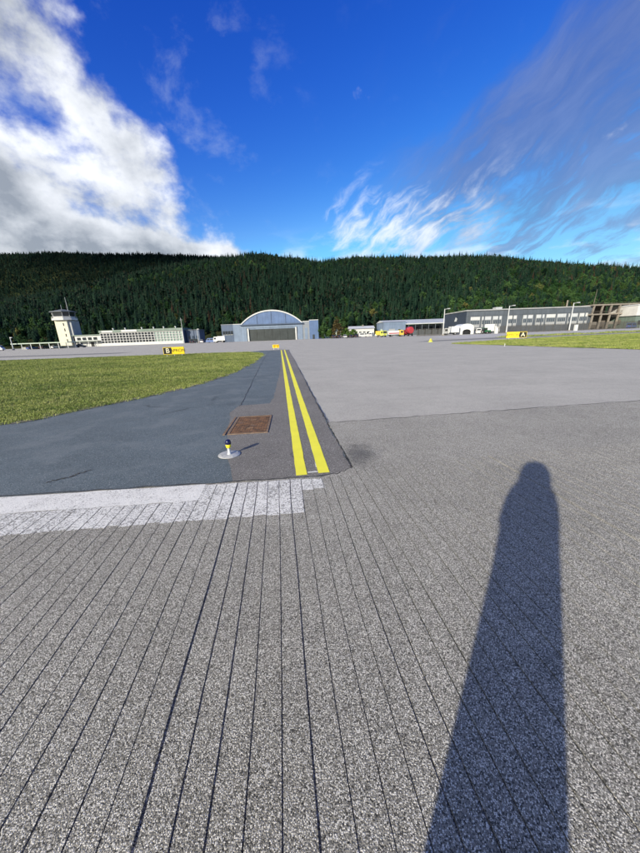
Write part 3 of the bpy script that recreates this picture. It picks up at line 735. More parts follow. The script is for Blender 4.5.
# ------------------------------------------------------------------ hangar
hg = thing('hangar', 'blue-grey arched aircraft hangar with wide dark sliding door and flat side wings', 'hangar', (-22.6, 165, 0))
HW, ZW, ZT, DP = 15.6, 8.2, 14.6, 42
def arc(w_, z0, z1, n=28):
    rise = z1-z0; rad = (w_*w_+rise*rise)/(2*rise); c_ = z1-rad; a0 = math.asin(w_/rad)
    return [(rad*math.sin(a0-2*a0*i/n), c_+rad*math.cos(a0-2*a0*i/n)) for i in range(n+1)]
MB().prism([(-HW, 6.3), (HW, 6.3), (HW, ZW-.5), (-HW, ZW-.5)], 0, .5).build('lintel_wall', m_blueclad2, hg)
tym = MB().prism(arc(HW-.3, ZW, ZT-.3)[:-1]+[(-HW+.3, ZW)], .1, .5).build('gable', m_blueclad, hg)
[MB().box(x-.10, x+.10, -.06, .1, ZW+.05, ZT-.45-.031*x*x).build('seam', m_bluedark, tym) for x in (-7.2, 0, 7.2)]
mb = MB(); a1, a2 = arc(HW+.25, ZW-.1, ZT+.15), arc(HW-.45, ZW-.1, ZT-.45)
for i in range(len(a1)-1): mb.prism([a1[i+1], a2[i+1], a2[i], a1[i]][::-1], -.25, .3)
mb.build('arch_trim', m_trim, hg)
mb = MB(); a1 = arc(HW+.2, ZW-.1, ZT+.1)
for i in range(len(a1)-1): mb.add([(a1[i][0], .35, a1[i][1]), (a1[i+1][0], .35, a1[i+1][1]), (a1[i+1][0], DP, a1[i+1][1]), (a1[i][0], DP, a1[i][1])], [(0, 1, 2, 3)], True)
mb.build('roof', m_wing, hg)
MB().box(-HW-.3, HW+.3, -.9, .2, ZW-.5, ZW-.02).build('eave_beam', m_bluedark, hg)
for s in (-1, 1):
    MB().box(s*14.2-1.35, s*14.2+1.35, -.02, .5, 0, 6.3).build('pier', m_blueclad2, hg)
    MB().box(s*12.15-.35, s*12.15+.35, -.35, .3, 0, 6.2).build('door_post', m_trim, hg)
    MB().box(s*12.65-.2, s*12.65+.2, .28, .5, 0, 6.3).build('door_slot', m_dark, hg)
for i in range(6):
    d = MB().box(-11.7+3.9*i+.04, -11.7+3.9*(i+1)-.04, .30+.09*(i % 2), .42+.09*(i % 2), 0.05, 5.7).build('door_leaf', m_door, hg)
    mb = MB(); [mb.box(-11.7+3.9*i+.3, -11.7+3.9*(i+1)-.3, .26+.09*(i % 2), .298+.09*(i % 2), z, z+.12) for z in (1.2, 2.6, 4.0)]; mb.build('rail', m_door, d)
MB().box(-11.8, 11.8, .2, .55, 5.7, 6.3).build('door_header', m_blueclad2, hg)
MB().box(-HW, HW, .6, DP, .0, .2).build('floor_slab', m_conc, hg)
for (x0, x1, h_, mt) in ((-25.6, -19.6, 8.3, m_bluedark), (-19.6, -HW, 8.3, m_blueclad2), (HW, 19.0, 8.6, m_wing), (19.0, 23.6, 9.1, m_blueclad)):
    wgo = MB().box(x0+.01, x1-.01, .15, 26, 0, h_).build('wing', mt, hg)
    MB().box(x0-.05, x1+.05, .0, 26, h_, h_+.28).build('parapet', m_trim if mt is not m_bluedark else m_wing, wgo)
for i in range(4):
    wi = MB().box(-25.1+1.35*i, -24.0+1.35*i, .02, .2, 3.6, 5.3).build('window', m_glass, hg)
    MB().box(-25.15+1.35*i, -23.95+1.35*i, -.05, .1, 3.42, 3.58).build('sill', m_trim, wi)
MB().box(20.5, 21.5, .04, .2, .02, 2.2).build('side_door', m_door, hg)
MB().box(16.6, 18.0, .04, .2, .02, 5.6).build('wall_panel', m_blueclad2, hg)

# ------------------------------------------------------------------ control tower and terminal
ct = thing('control_tower', 'cream control tower with dark glazed cab and overhanging roof', 'control tower', (-147.2, 190, 0))
MB().box(-3.6, 3.4, 0, 7, -.5, 15.2).build('shaft', m_cream, ct)
MB().box(3.41, 5.0, 1.0, 7.5, -.5, 14.8).build('shaded_side', m_greywall, ct)  # grey box puts the shade of the tower's right face into colour
for z in (3, 6, 9, 12): MB().box(.9, 1.5, -.04, .2, z, z+1.6).build('window', m_glass, ct)
mb = MB(); oc = [(-5.6, 1.0), (-3, -1.6), (3, -1.6), (5.6, 1.0), (5.6, 6), (3, 8.6), (-3, 8.6), (-5.6, 6)]
def octa(k, z0, z1, k1=None):
    k1 = k if k1 is None else k1; cx_, cy_ = 0, 3.5; n = 8
    vs = [((x-cx_)*kk+cx_, (y-cy_)*kk+cy_, z) for kk, z in ((k, z0), (k1, z1)) for x, y in oc]
    return MB().add(vs, [tuple(range(n-1, -1, -1)), tuple(range(n, 2*n))]+[(i, (i+1) % n, n+(i+1) % n, n+i) for i in range(n)])
octa(1.02, 15.2, 16.2).build('balcony', m_whitewall, ct)
octa(.86, 16.2, 17.1).build('cab_base', m_whitewall, ct)
cab = octa(.84, 17.1, 19.6, .92).build('cab_glazing', m_glass, ct)
for i in range(8):
    x, y = oc[i]; MB().tube((x*.845, (y-3.5)*.845+3.5, 17.1), (x*.925, (y-3.5)*.925+3.5, 19.6), .09).build('mullion', m_trim, cab)
octa(1.08, 19.6, 20.0).build('roof', m_slate, ct); octa(1.0, 20.0, 21.2, .2).build('roof_cone', m_slate, ct)
mb = MB()
for i in range(8):
    (x, y), (x2, y2) = oc[i], oc[(i+1) % 8]; k = 1.01
    for z in (16.7, 17.15): mb.tube((x*k, (y-3.5)*k+3.5, z), (x2*k, (y2-3.5)*k+3.5, z), .05)
    mb.tube((x*k, (y-3.5)*k+3.5, 16.2), (x*k, (y-3.5)*k+3.5, 17.15), .05)
mb.build('railing', m_trim, ct)
MB().tube((4.2, 2, 19.9), (4.2, 2, 27.5), .13, .06).build('antenna', m_galv, ct)
MB().tube((-1.5, 5, 20.5), (-1.5, 5, 24), .08, .05).build('antenna', m_galv, ct)

an = thing('office_annex', 'low white annex with four dark windows between tower and terminal', 'building', (-143.0, 190, 0))
MB().box(0, 16.0, 1, 12, -.4, 6.2).build('wall', m_whitewall, an)
MB().box(-.3, 16.2, .4, 12.3, 6.2, 6.7).build('roof', m_greenroof, an)
for i in range(4):
    wi = MB().box(2.0+3.2*i, 4.2+3.2*i, .94, 1.1, 3.7, 5.2).build('window', m_glass, an); MB().box(1.9+3.2*i, 4.3+3.2*i, .8, 1.05, 3.5, 3.68).build('sill', m_trim, wi)
MB().box(-.2, 15.8, -2.0, .99, 2.9, 3.2).build('canopy', m_greenroof, an)
for x in (0, 5, 10, 15): MB().box(x, x+.25, -1.8, -1.55, -.4, 2.9).build('post', m_whitewall, an)
MB().box(3.5, 4.6, .95, 1.1, -.3, 2.2).build('door', m_dark, an); MB().box(9.5, 11.4, .95, 1.1, -.3, 2.4).build('door', m_dark, an)

te = thing('terminal', 'long terminal with grid of dark panes in white frames and green-grey roof', 'terminal', (-126.6, 190, 0))
TL = 48.2
MB().box(0, TL, .6, 13.5, -.4, 7.4).build('wall', m_greywall, te)
MB().box(-.2, TL+.2, -.2, 13.8, 7.42, 8.7).build('roof', m_greenroof, te)
MB().box(0, TL, -.35, .58, -.4, 1.35).build('plinth', m_whitewall, te)
MB().box(TL+.01, TL+.2, .7, 13.4, -.4, 7.4).build('end_wall', m_bluedark, te)  # dark colour carries the shade on the terminal's right end
fr = MB(); nc, nr = 26, 4
for i in range(nc+1): x = .15+(TL-.3)*i/nc; fr.box(x-.14, x+.14, .1, .59, 1.36, 7.2)
for j in range(nr+1): z = 1.45+1.4*j; fr.box(0, TL, .12, .588, z-.12, z+.12)
fo = fr.build('window_frame', m_whitewall, te)
pw = (TL-.3)/nc
pd = MB().box(.15, pw-.15, 0, .05, .13, 1.27).data('pane', m_glass); pg = MB().box(.15, pw-.15, 0, .05, .13, 1.27).data('pane', m_glassgreen)
for i in range(nc):
    for j in range(nr): obj('pane', pg if i >= 17 else pd, te, (.15+pw*i, .5, 1.45+1.4*j))
MB().box(1.5, 8, -.3, .0, 7.45, 8.4).build('fascia_panel', m_whitewall, te); MB().box(13, 22, -.3, .0, 7.45, 8.6).build('fascia_panel', m_whitewall, te)
for x in (6, 13.2, 23, 30, 36, 43): mb = MB(); mb.cyl((x, 4), .35, .35, 8.7, 9.6, 8); mb.cyl((x, 4), .55, .45, 9.6, 9.9, 8); mb.build('roof_vent', m_trim, te)
tb = thing('annex_block', 'small slate-blue block beside the terminal\'s right end', 'building', (-78.2, 194, 0))
MB().box(0.4, 8.2, 0, 9, -.3, 7.2).build('wall', m_bluedark, tb); MB().box(.1, 8.5, -.3, 9.3, 7.2, 7.6).build('roof', m_slate, tb)
for i in range(3): MB().box(1.2+2.4*i, 2.7+2.4*i, -.05, .1, 2.4, 4.0).build('window', m_glassblue, tb)
MB().box(5.9, 7.4, -.05, .1, -.2, 2.1).build('door', m_door, tb)
ms = thing('mast', 'slender grey mast rising at the terminal\'s right end', 'mast', (-77.4, 188.2, 0))
MB().cyl((0, 0), .22, .09, 0, 14, 8).build('pole', m_galv, ms); MB().tube((-.7, 0, 12.9), (.7, 0, 12.9), .05).build('crossarm', m_galv, ms)
cp = thing('car_shelter', 'long low open shelter with flat pale green roof before the tower', 'shelter', (-139.5, 150, 0))
MB().box(0, 26, -2.6, 2.6, 2.45, 2.85).build('roof', m_palegreen, cp)
for i in range(7):
    for y in (-2.3, 2.3): MB().box(.3+4.2*i, .5+4.2*i, y-.1, y+.1, -.1, 2.45).build('post', m_trim, cp)
MB().box(0, 26, 2.35, 2.5, -.1, 1.1).build('back_wall', m_greywall, cp)
def lamp_post(loc, h, label, arm=(.9, 0), group='tall floodlight poles'):
    t = thing('lamp_post', label, 'lamp post', loc, 0, group)
    MB().cyl((0, 0), .24, .13, 0, h, 10).build('pole', m_galv, t); MB().box(-.35, .35, -.35, .35, 0, .35).build('base', m_conc, t)
    MB().tube((0, 0, h-.15), (arm[0], arm[1], h+.05), .07).build('arm', m_galv, t)
    hd = MB().box(arm[0]-.35, arm[0]+.5, arm[1]-.3, arm[1]+.3, h-.08, h+.18).build('lamp_head', m_galv, t)
    MB().box(arm[0]-.3, arm[0]+.45, arm[1]-.25, arm[1]+.25, h-.12, h-.081).build('lens', m_lamp, hd)
lamp_post((47.0, 120, 0), 9.3, 'pale floodlight pole beside the white trucks, leftmost of three', (1.2, -.3))
lamp_post((70.6, 120, 0), 9.6, 'pale floodlight pole behind the right-hand yellow sign, middle of three', (1.3, -.3))
lamp_post((94.0, 120, 0), 9.8, 'pale floodlight pole near the concrete frame, rightmost of three', (1.3, -.3))
lamp_post((-137.5, 146, 0), 5.4, 'short lamp post with white head by the left shelter', (.5, -.1), 'short lamp posts')
lamp_post((-63.0, 172, 0), 7.0, 'lamp post standing among parked cars left of the hangar', (.5, -.1), 'short lamp posts')

# ------------------------------------------------------------------ buildings on the right
gb = thing('depot_building', 'long dark blue-grey depot with a row of large pale window bays', 'building', (68.9, 150, 0))
GL = 58.2
MB().box(0.05, GL, 0, 25, -.2, 9.9).build('wall', m_slate, gb)
MB().box(0, .04, .1, 24.9, -.2, 9.8).build('end_wall', m_navy, gb)
MB().box(-.3, GL+.2, -.5, 25.3, 9.9, 10.4).build('roof', m_greywall, gb)
MB().box(-.01, GL, -.12, -.003, 7.7, 9.8).build('fascia', m_slate, gb)
bays = [(469.5, 480), (481, 491), (492, 501.5), (507, 516.5), (522, 532.5), (535, 544), (545, 555), (556, 565.5), (567, 577), (578, 587)]
for k, (a, b_) in enumerate(bays):
    x0, x1 = 59.7+.463*(a-446)-68.9, 59.7+.463*(b_-446)-68.9
    wi = MB().box(x0+.15, x1-.15, -.16, .1, 2.6, 7.4).build('window_bay', m_greywall, gb)
    n = 6; ww = (x1-x0-.7)/n
    for i in range(n): MB().box(x0+.35+ww*i+.07, x0+.35+ww*(i+1)-.07, -.2, -.13, 4.0, 5.7).build('pane', m_glassblue, wi)
    MB().box(x0+.3, x1-.3, -.21, -.15, 5.95, 7.2).build('upper_panel', m_roofpale if k % 3 else m_trim, wi)
for k in range(9): MB().box(1.4+6.6*k, 1.9+6.6*k, -.3, -.125, -.2, 9.85).build('pilaster', m_slate, gb)
MB().box(16.5, 19.5, 6, 9, 10.4, 11.6).build('roof_unit', m_galv, gb); MB().cyl((48.6, 4), .35, .3, 10.4, 13.4, 8).build('chimney', m_conc, gb)
mb = MB(); mb.prismx([(10, 5.9), (12.6, 5.9), (11.2, 7.9), (9.3, 7.1)], -.08, -.045); mb.build('emblem', m_roofpale, gb)
MB().box(-.06, 0, 3.5, 5.2, 2.6, 4.1).build('window', m_glassblue, gb); MB().box(-.06, 0, 6.5, 8.2, 2.6, 4.1).build('window', m_glassblue, gb)

df = thing('concrete_frame', 'unfinished brown concrete frame with open storeys and slanting posts', 'structure', (124.8, 148, 0))
for z in (6.2, 10.2): MB().box(0, 21, 0, 9, z, z+.55).build('floor_slab', m_conc, df)
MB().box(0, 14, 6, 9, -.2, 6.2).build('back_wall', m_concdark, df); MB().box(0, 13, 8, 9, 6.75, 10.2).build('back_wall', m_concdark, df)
for i in range(6):
    x = .4+3.9*i
    for z in (-.2, 6.75): MB().prism([(x, z), (x+.55, z), (x+1.0, z+(6.4 if z < 0 else 3.45)), (x+.45, z+(6.4 if z < 0 else 3.45))], .2, .8).build('column', m_conc, df)
for i in range(5): MB().box(.9+3.9*i, 3.6+3.9*i, .5, .7, 2.0, 3.2+.5*(i % 2)).build('infill_panel', m_concdark if i % 2 else m_conc, df)
mb = MB(); [mb.tube((0, .1, z), (21, .1, z), .06) for z in (7.3, 7.8, 11.2)]; [mb.tube((.2+2.6*i, .1, 10.7), (.2+2.6*i, .1, 11.2), .05) for i in range(9)]; mb.build('railing', m_concdark, df)
MB().tube((3.5, 4, 10.7), (3.9, 4, 17.5), .18, .1).build('mast', m_concdark, df)

wb = thing('white_building', 'white upper storey over green-grey ground floor at far right', 'building', (139.5, 142, 0))
MB().box(0, 26, 0, 14, -.2, 5.2).build('ground_floor', pmat('green_grey_wall', (.12, .16, .14), .7), wb); MB().box(-.6, 26, -.7, 14, 5.2, 9.4).build('upper_storey', m_whitewall, wb)
MB().box(-.8, 26.2, -.9, 14.2, 9.4, 9.8).build('roof', m_roofpale, wb)
for i in range(5): MB().box(1.5+3.4*i, 3.6+3.4*i, -.06, .1, 1.4, 3.2).build('window', m_glass, wb)
for i in range(4): MB().box(5.5+4.2*i, 7.6+4.2*i, -.76, -.6, 6.6, 8.0).build('window', m_glassgreen, wb)

hl = thing('storage_hall', 'pale grey hall with long light metal roof left of the depot', 'building', (38.5, 186, 0))
MB().box(0, 12.5, 0, 22, -.2, 7.6).build('gable_block', m_blueclad2, hl); MB().prismx([(-.4, 7.62), (22.4, 7.62), (11, 8.9)], -.3, 12.8).build('block_roof', m_roofpale, hl)
MB().box(12.51, 41, 4, 20, -.2, 5.6).build('wall', m_slate, hl); MB().prismx([(-1.5, 5.9), (20.5, 8.8), (20.5, 9.2), (-1.5, 6.4)], 12.52, 42).build('lean_roof', m_roofpale, hl)
for i in range(7): MB().box(14+3.8*i, 14.3+3.8*i, -.9, -.6, -.2, 6.1).build('post', m_slate, hl)
for i in range(6): MB().box(15+3.9*i, 17.8+3.9*i, 3.93, 4.1, 2.6, 4.6).build('window', m_glass, hl)
MB().box(-.06, 0, 4, 9, -.1, 4).build('door', m_palegreen, hl); MB().box(3, 6.5, -.05, .05, -.1, 3.8).build('door', m_greywall, hl)
for (x, y, wd_, h_, lb, mt) in ((4.5, 205, 11, 5.2, 'pale green low house just right of the rusty-brown cypress', m_palegreen), (20.5, 200, 15, 6.4, 'long white house with dark window band behind parked vans', m_whitewall)):
    hs_ = thing('house', lb, 'house', (x, y, 0))
    MB().box(0, wd_, 0, 9, -.2, h_-1.6).build('wall', mt, hs_); MB().prismx([(-.6, h_-1.6), (9.6, h_-1.6), (4.5, h_)], -.5, wd_+.5).build('roof', m_greenroof if mt is m_palegreen else m_roofpale, hs_)
    for i in range(int(wd_/2.6)): wi = MB().box(.6+2.5*i, 2.2+2.5*i, -.05, .1, 1.5, 3.0).build('window', m_glass, hs_); MB().box(.5+2.5*i, 2.3+2.5*i, -.14, 0, 1.32, 1.48).build('sill', m_trim, wi)
    MB().box(wd_*.55, wd_*.55+.8, 4, 4.8, h_-.9, h_+.7).build('chimney', m_conc, hs_)

# ------------------------------------------------------------------ fences
def fence(label, x0, x1, y, h):
    t = thing('fence', label, 'fence', (x0, y, 0), 0, 'wire fences before the right-hand buildings')
    L = x1-x0; n = int(L/3); pm_ = MB().cyl((0, 0), .06, .06, 0, h+.2, 6).data('post', m_fence)
    for i in range(n+1): obj('post', pm_, t, (L*i/n, 0, 0))
    mb = MB(); nb = int(L/.16)
    for i in range(nb): x = L*i/nb; mb.add([(x-.028, -.02, .08), (x+.028, -.02, .08), (x, .02, .08), (x-.028, -.02, h), (x+.028, -.02, h), (x, .02, h)], [(0, 1, 4, 3), (1, 2, 5, 4), (2, 0, 3, 5)])
    for k in range(9): z = .1+(h-.15)*k/8; mb.box(0, L, -.025, .025, z-.03, z+.03)
    o = mb.build('wire_mesh', m_fence, t); o['kind'] = 'stuff'
    for z in (.3, h): MB().tube((0, 0, z), (L, 0, z), .035).build('rail', m_fence, t)
fence('dark wire fence in front of the pale storage hall', 38.5, 50.5, 124, 2.6)
fence('long dark wire fence in front of the depot window bays', 71.5, 128, 128, 2.7)

# ------------------------------------------------------------------ vehicles
def wheel_data(r, wd):
    n = 14; mb = MB(); vs = [(r*math.cos(2*math.pi*i/n), y, r*math.sin(2*math.pi*i/n)) for y in (-wd/2, wd/2) for i in range(n)]
    mb.add(vs, [(i, (i+1) % n, n+(i+1) % n, n+i) for i in range(n)]+[tuple(range(n-1, -1, -1)), tuple(range(n, 2*n))]); ty = mb.data('wheel', m_tyre)
    mb = MB(); rr_ = r*.55; vs = [(rr_*math.cos(2*math.pi*i/n), y, rr_*math.sin(2*math.pi*i/n)) for y in (-wd/2-.02, wd/2+.02) for i in range(n)]
    mb.add(vs, [(i, (i+1) % n, n+(i+1) % n, n+i) for i in range(n)]+[tuple(range(n-1, -1, -1)), tuple(range(n, 2*n))]); return ty, mb.data('hub', m_hub)
WC, WT, WB = wheel_data(.33, .22), wheel_data(.48, .3), wheel_data(.75, .42)
def wheels(t, xs, hw, wd):
    r_ = max(v.co.z for v in wd[0].vertices)
    for x in xs:
        for s in (-1, 1): wo = obj('wheel', wd[0], t, (x, s*hw, r_)); obj('hub', wd[1], wo)
def slab(mb, prof, w0, w1=None):
    """side outline (x,z) with half-width w0 low and w1 high"""
    w1 = w0 if w1 is None else w1; zs = [z for _, z in prof]; a, b_ = min(zs), max(zs); n = len(prof)
    f = lambda z: w0+(w1-w0)*(z-a)/(b_-a)
    vs = [(x, -f(z), z) for x, z in prof]+[(x, f(z), z) for x, z in prof]
    return mb.add(vs, [tuple(range(n)), tuple(range(2*n-1, n-1, -1))]+[(i, n+i, n+(i+1) % n, (i+1) % n) for i in range(n)])
def car(label, loc, rz, paint, kind='car', group=None):
    t = thing({'car': 'car', 'van': 'van', 'suv': 'car'}[kind], label, {'car': 'car', 'van': 'van', 'suv': 'car'}[kind], loc, R(rz), group)
    if kind == 'van':
        slab(MB(), [(-2.6, .35), (2.6, .35), (2.65, .95), (2.35, 1.25), (1.75, 2.05), (1.4, 2.2), (-2.55, 2.2), (-2.6, 1.9)], .98, .88).build('body', paint, t)
        slab(MB(), [(2.3, 1.3), (2.33, 1.32), (1.8, 2.02), (1.77, 2.0)], .86, .78).build('windscreen', m_glass, t)
        for s in (-1, 1): MB().box(.7, 1.7, s*.93-.02, s*.93+.02, 1.3, 1.85).build('side_window', m_glass, t); MB().box(-1.9, .3, s*.93-.012, s*.93+.012, 1.3, 1.85).build('side_window', m_glass, t)
        MB().box(-2.62, -2.56, -.7, .7, 1.35, 1.95).build('rear_window', m_glass, t); wheels(t, (-1.6, 1.7), .84, WC); xf, zf = 2.66, .85
    else:
        k = 1.12 if kind == 'suv' else 1
        slab(MB(), [(-2.1, .3), (2.15, .3), (2.2, .6), (2.05, .82*k), (1.1, .95*k), (-1.5, 1.0*k), (-2.1, .92*k), (-2.15, .6)], .88, .84).build('body', paint, t)
        slab(MB(), [(1.05, .955*k), (.35, 1.4*k), (-1.0, 1.43*k), (-1.75, .99*k)], .8, .62).build('glasshouse', m_glass, t)
        slab(MB(), [(.4, 1.395*k), (.3, 1.47*k), (-1.0, 1.5*k), (-1.15, 1.42*k)], .66, .6).build('roof', paint, t)
        wheels(t, (-1.3, 1.35), .8, WC); xf, zf = 2.16, .68
    for s in (-1, 1): MB().box(xf-.06, xf+.02, s*.62-.17, s*.62+.17, zf-.08, zf+.1).build('headlight', m_lamp, t); MB().box(-2.68 if kind == 'van' else -2.19, -2.56 if kind == 'van' else -2.1, s*.7-.1, s*.7+.1, zf, zf+.25).build('taillight', p_red, t)
    return t
def truck(label, loc, rz, cabp, boxp, L=6.5, H=3.4, tank=False, name='truck', stripe=None):
    t = thing(name, label, 'truck', loc, R(rz))
    slab(MB(), [(L/2-1.9, .6), (L/2, .6), (L/2+.05, 1.4), (L/2-.15, 2.5), (L/2-.5, 2.7), (L/2-1.9, 2.7)], 1.15, 1.08).build('cab', cabp, t)
    slab(MB(), [(L/2+.0, 1.55), (L/2+.07, 1.55), (L/2-.1, 2.4), (L/2-.18, 2.4)], 1.02, .95).build('windscreen', m_glass, t)
    for s in (-1, 1): MB().box(L/2-1.3, L/2-.35, s*1.12-.03, s*1.12+.03, 1.5, 2.3).build('side_window', m_glass, t); MB().box(L/2-.02, L/2+.08, s*.85-.18, s*.85+.18, .85, 1.1).build('headlight', m_lamp, t)
    MB().box(-L/2, L/2-.2, -.5, .5, .55, .85).build('chassis', m_dark, t)
    if tank:
        n = 20; ra, rb = 1.25, (H-1.0)/2; zc = 1.0+rb; xs_ = [(-L/2, .86), (-L/2+.18, 1), (L/2-2.3, 1), (L/2-2.1, .86)]
        vs = [(x, ra*k*math.cos(2*math.pi*i/n), zc+rb*k*math.sin(2*math.pi*i/n)) for x, k in xs_ for i in range(n)]
        mb = MB().add(vs, [(k*n+i, k*n+(i+1) % n, (k+1)*n+(i+1) % n, (k+1)*n+i) for k in range(3) for i in range(n)], True); mb.add(vs, [tuple(range(n)), tuple(range(3*n, 4*n))]); mb.build('tank', boxp, t)
    else:
        bo = MB().box(-L/2, L/2-2.05, -1.22, 1.22, .9, H).build('cargo_box', boxp, t)
        if stripe:
            for s in (-1, 1): MB().box(-L/2+.1, L/2-2.1, s*1.225-.01, s*1.225+.01, 1.2, 1.6).build('stripe', stripe, bo)
        MB().box(-L/2-.03, -L/2+.01, -.95, .95, 1.1, H-.3).build('rear_door', boxp, bo)
    wheels(t, (-L/2+1.3, L/2-1.0), .98, WT); return t
car('small white van with blue glass at the left picture edge', (-140.5, 141.5, 0), 12, p_white, 'van')
car('white car parked under the right end of the shelter', (-121.5, 150, 0), 80, p_white, 'suv')
car('dark car parked in the middle of the shelter', (-126.5, 150, 0), 84, p_dark, 'suv', 'dark cars')
car('dark blue car parked under the left end of the shelter', (-132.5, 150, 0), 78, p_blue)
car('dark estate car right of the shelter before the annex', (-113.5, 155, 0), 15, p_dark, 'suv')
car('graphite van beside the slate-blue block', (-66.0, 174, 0), 20, p_dark, 'van')
car('white car parked just left of the hangar', (-59.8, 168, 0), 100, p_white, 'suv')
car('dark car tucked between the white car and lamp post', (-64.2, 167, 0), 95, p_dark)
car('blue van beside the white box truck near the hangar', (-52.2, 160, 0), 172, p_blue, 'van')
truck('white box truck parked against the hangar\'s left wing', (-46.2, 154, 0), 176, p_white, p_white, 5.6, 2.9)
for i, x in enumerate((8.6, 11.4, 14.2, 17.0, 19.6)):
    car(['dark car nearest the hangar in the row by the rusty cypress', 'dark car second from the hangar in the row by the cypress', 'silver car in the middle of the row by the cypress', 'dark car fourth from the hangar in the row by the cypress', 'dark car last in the row, beside the white vans'][i], (x-.6, 157+.3*(i % 2), 0), 88+3*i, p_silver if i == 2 else p_dark, 'car' if i % 2 else 'suv', 'row of cars by the cypress')
for i, x in enumerate((25.2, 29.4, 33.6)):
    car(['white van at the left of three in front of the white house', 'pale silver van in the middle of three before the white house', 'white van at the right of three next to the yellow trucks'][i], (x, 176-2*i, 0), 10+60*i, p_silver if i == 1 else p_white, 'van', 'vans before the white house')
truck('yellow airport rescue truck, smaller and nearer the white vans', (28.6, 143, 0), -62, p_lime, p_yel, 5.0, 2.6)
truck('long white and yellow rescue truck with red stripe beside the red tanker', (34.4, 141, 0), 4, p_yel, p_white, 6.6, 2.5, stripe=p_red)
truck('red tanker seen from its round rear end', (40.6, 143, 0), 98, p_red, p_red, 6.0, 3.9, tank=True, name='tanker')
truck('white box truck at the left end of the truck line', (54.0, 130, 0), 170, p_white, p_white, 5.6, 3.2)
tn = thing('storage_tent', 'white round-roofed storage tent with dark opening among the trucks', 'tent', (60.4, 130, 0))
pr = [(-2.9, 0), (-2.9, 2.6), (-2.5, 3.4), (-1.4, 3.95), (0, 4.1), (1.4, 3.95), (2.5, 3.4), (2.9, 2.6), (2.9, 0)]; pi_ = [(-1.6, 0), (-1.6, 1.2), (-1.1, 1.75), (0, 1.95), (1.1, 1.75), (1.6, 1.2), (1.6, 0)]
mb = MB()
mb.add([(x, 0, z) for x, z in pr]+[(x, 6, z) for x, z in pr], [(i, i+1, 10+i, 9+i) for i in range(8)]+[tuple(range(17, 8, -1))], False); mb.build('canopy', p_white, tn)
mb = MB(); n = len(pr); idx_i = [0, 1, 2, 2, 3, 4, 4, 5, 6]
mb.add([(x, 0, z) for x, z in pr]+[(pi_[k][0], 0, pi_[k][1]) for k in idx_i], [(i, i+1, n+i+1, n+i) for i in range(8)]); mb.build('front_wall', p_white, tn)
MB().box(-1.7, 1.7, .6, .7, 0, 2.0).build('dark_inside', m_dark, tn)  # dark sheet standing in for the shade inside the opening
for x in (-2.6, 2.6): MB().tube((x, -.05, 0), (x, -.05, 3.1), .06).build('pole', m_galv, tn)
car('white van right of the round-roofed tent', (66.2, 133, 0), 75, p_white, 'van')
truck('white box truck at the right end of the truck line', (71.0, 131, 0), -20, p_white, p_white, 5.4, 3.6)
tr = thing('tractor', 'small green tractor parked in front of the white vehicles', 'tractor', (66.4, 126.5, 0), R(-70))
MB().box(.1, 1.9, -.42, .42, .7, 1.35).build('bonnet', p_green, tr); MB().box(-1.2, .1, -.75, .75, .75, 1.1).build('body', p_green, tr)
MB().box(-1.1, .05, -.65, .65, 1.1, 2.1).build('cab', m_glass, tr); MB().box(-1.2, .15, -.75, .75, 2.1, 2.25).build('cab_roof', p_green, tr)
wheels(tr, (-.75,), .85, WB); wheels(tr, (1.4,), .65, WT)
cb_ = thing('utility_cabinet', 'slim white utility cabinet left of the middle floodlight pole', 'cabinet', (67.9, 122, 0)); MB().box(-.5, .5, -.35, .35, 0, 2.1).build('body', p_white, cb_); MB().box(-.55, .55, -.4, .4, 2.1, 2.2).build('lid', m_trim, cb_)
cb_ = thing('utility_cabinet', 'slim white utility cabinet beside the rightmost floodlight pole', 'cabinet', (98.0, 122, 0)); MB().box(-.5, .5, -.35, .35, 0, 2.1).build('body', p_white, cb_); MB().box(-.55, .55, -.4, .4, 2.1, 2.2).build('lid', m_trim, cb_)
car('small blue van below the white building at far right', (135.6, 139, 0), 30, p_blue, 'van')

# trees and shrubs by the hangar
cy = leafy_mesh('cypress_crown', 44, M_brownleaf, 10.6, 2.6, 1500, .38, .04); t = thing('cypress_tree', 'rusty-brown upright cypress right of the hangar', 'tree', (10.2, 161, 0)); obj('crown', cy, t); obj('trunk', trunk_mesh('cypress_trunk', 8, .2, 3), t)
sh = [leafy_mesh('shrub_crown', 50+i, M_shrub, 3.4, 1.9, 700, .25, .05) for i in range(2)]; stt = trunk_mesh('shrub_stem', 2.2, .09, 4)
dkb = leafy_mesh('bush_crown', 61, M_birch, 8.4, 2.8, 1300, .38, .04)
t = thing('tall_bush', 'tall dark green bush against the hangar\'s right wing', 'bush', (3.7, 165, 0)); obj('crown', dkb, t); obj('trunk', trunk_mesh('bush_stem', 6, .15, 4), t)
for i, (x, y, s_, lb) in enumerate(((6.6, 163, 1.3, 'bright green shrub left of the rusty-brown cypress'), (14.6, 162, 1.35, 'bright green shrub right of the rusty-brown cypress'), (18.6, 164, 1.2, 'green shrub beside the white house'), (38.5, 150, .9, 'low green shrub left of the red tanker'))):
    t = thing('shrub', lb, 'shrub', (x, y, 0), i*1.3, 'shrubs by the parked cars'); obj('crown', sh[i % 2], t); obj('stem', stt, t); t.scale = (s_,)*3
# weeds along the bank on the right
n = 2600; tt = rng.uniform(0, 1, n); Xw = 36+tt*90; Yw = 62+tt*22+rng.normal(0, 1.0, n); kk = vnoise(Xw, Yw, 3, 8)+rng.uniform(-.5, .5, n) > -.05
scatter('weeds', np.stack([Xw, Yw, np.zeros(n)], -1)[kk], rng.uniform(3, 7.5, n)[kk], rng.uniform(0, 6, n)[kk], rng.integers(0, 3, n)[kk], tufts, 'ragged strip of weeds beyond the right-hand grass')

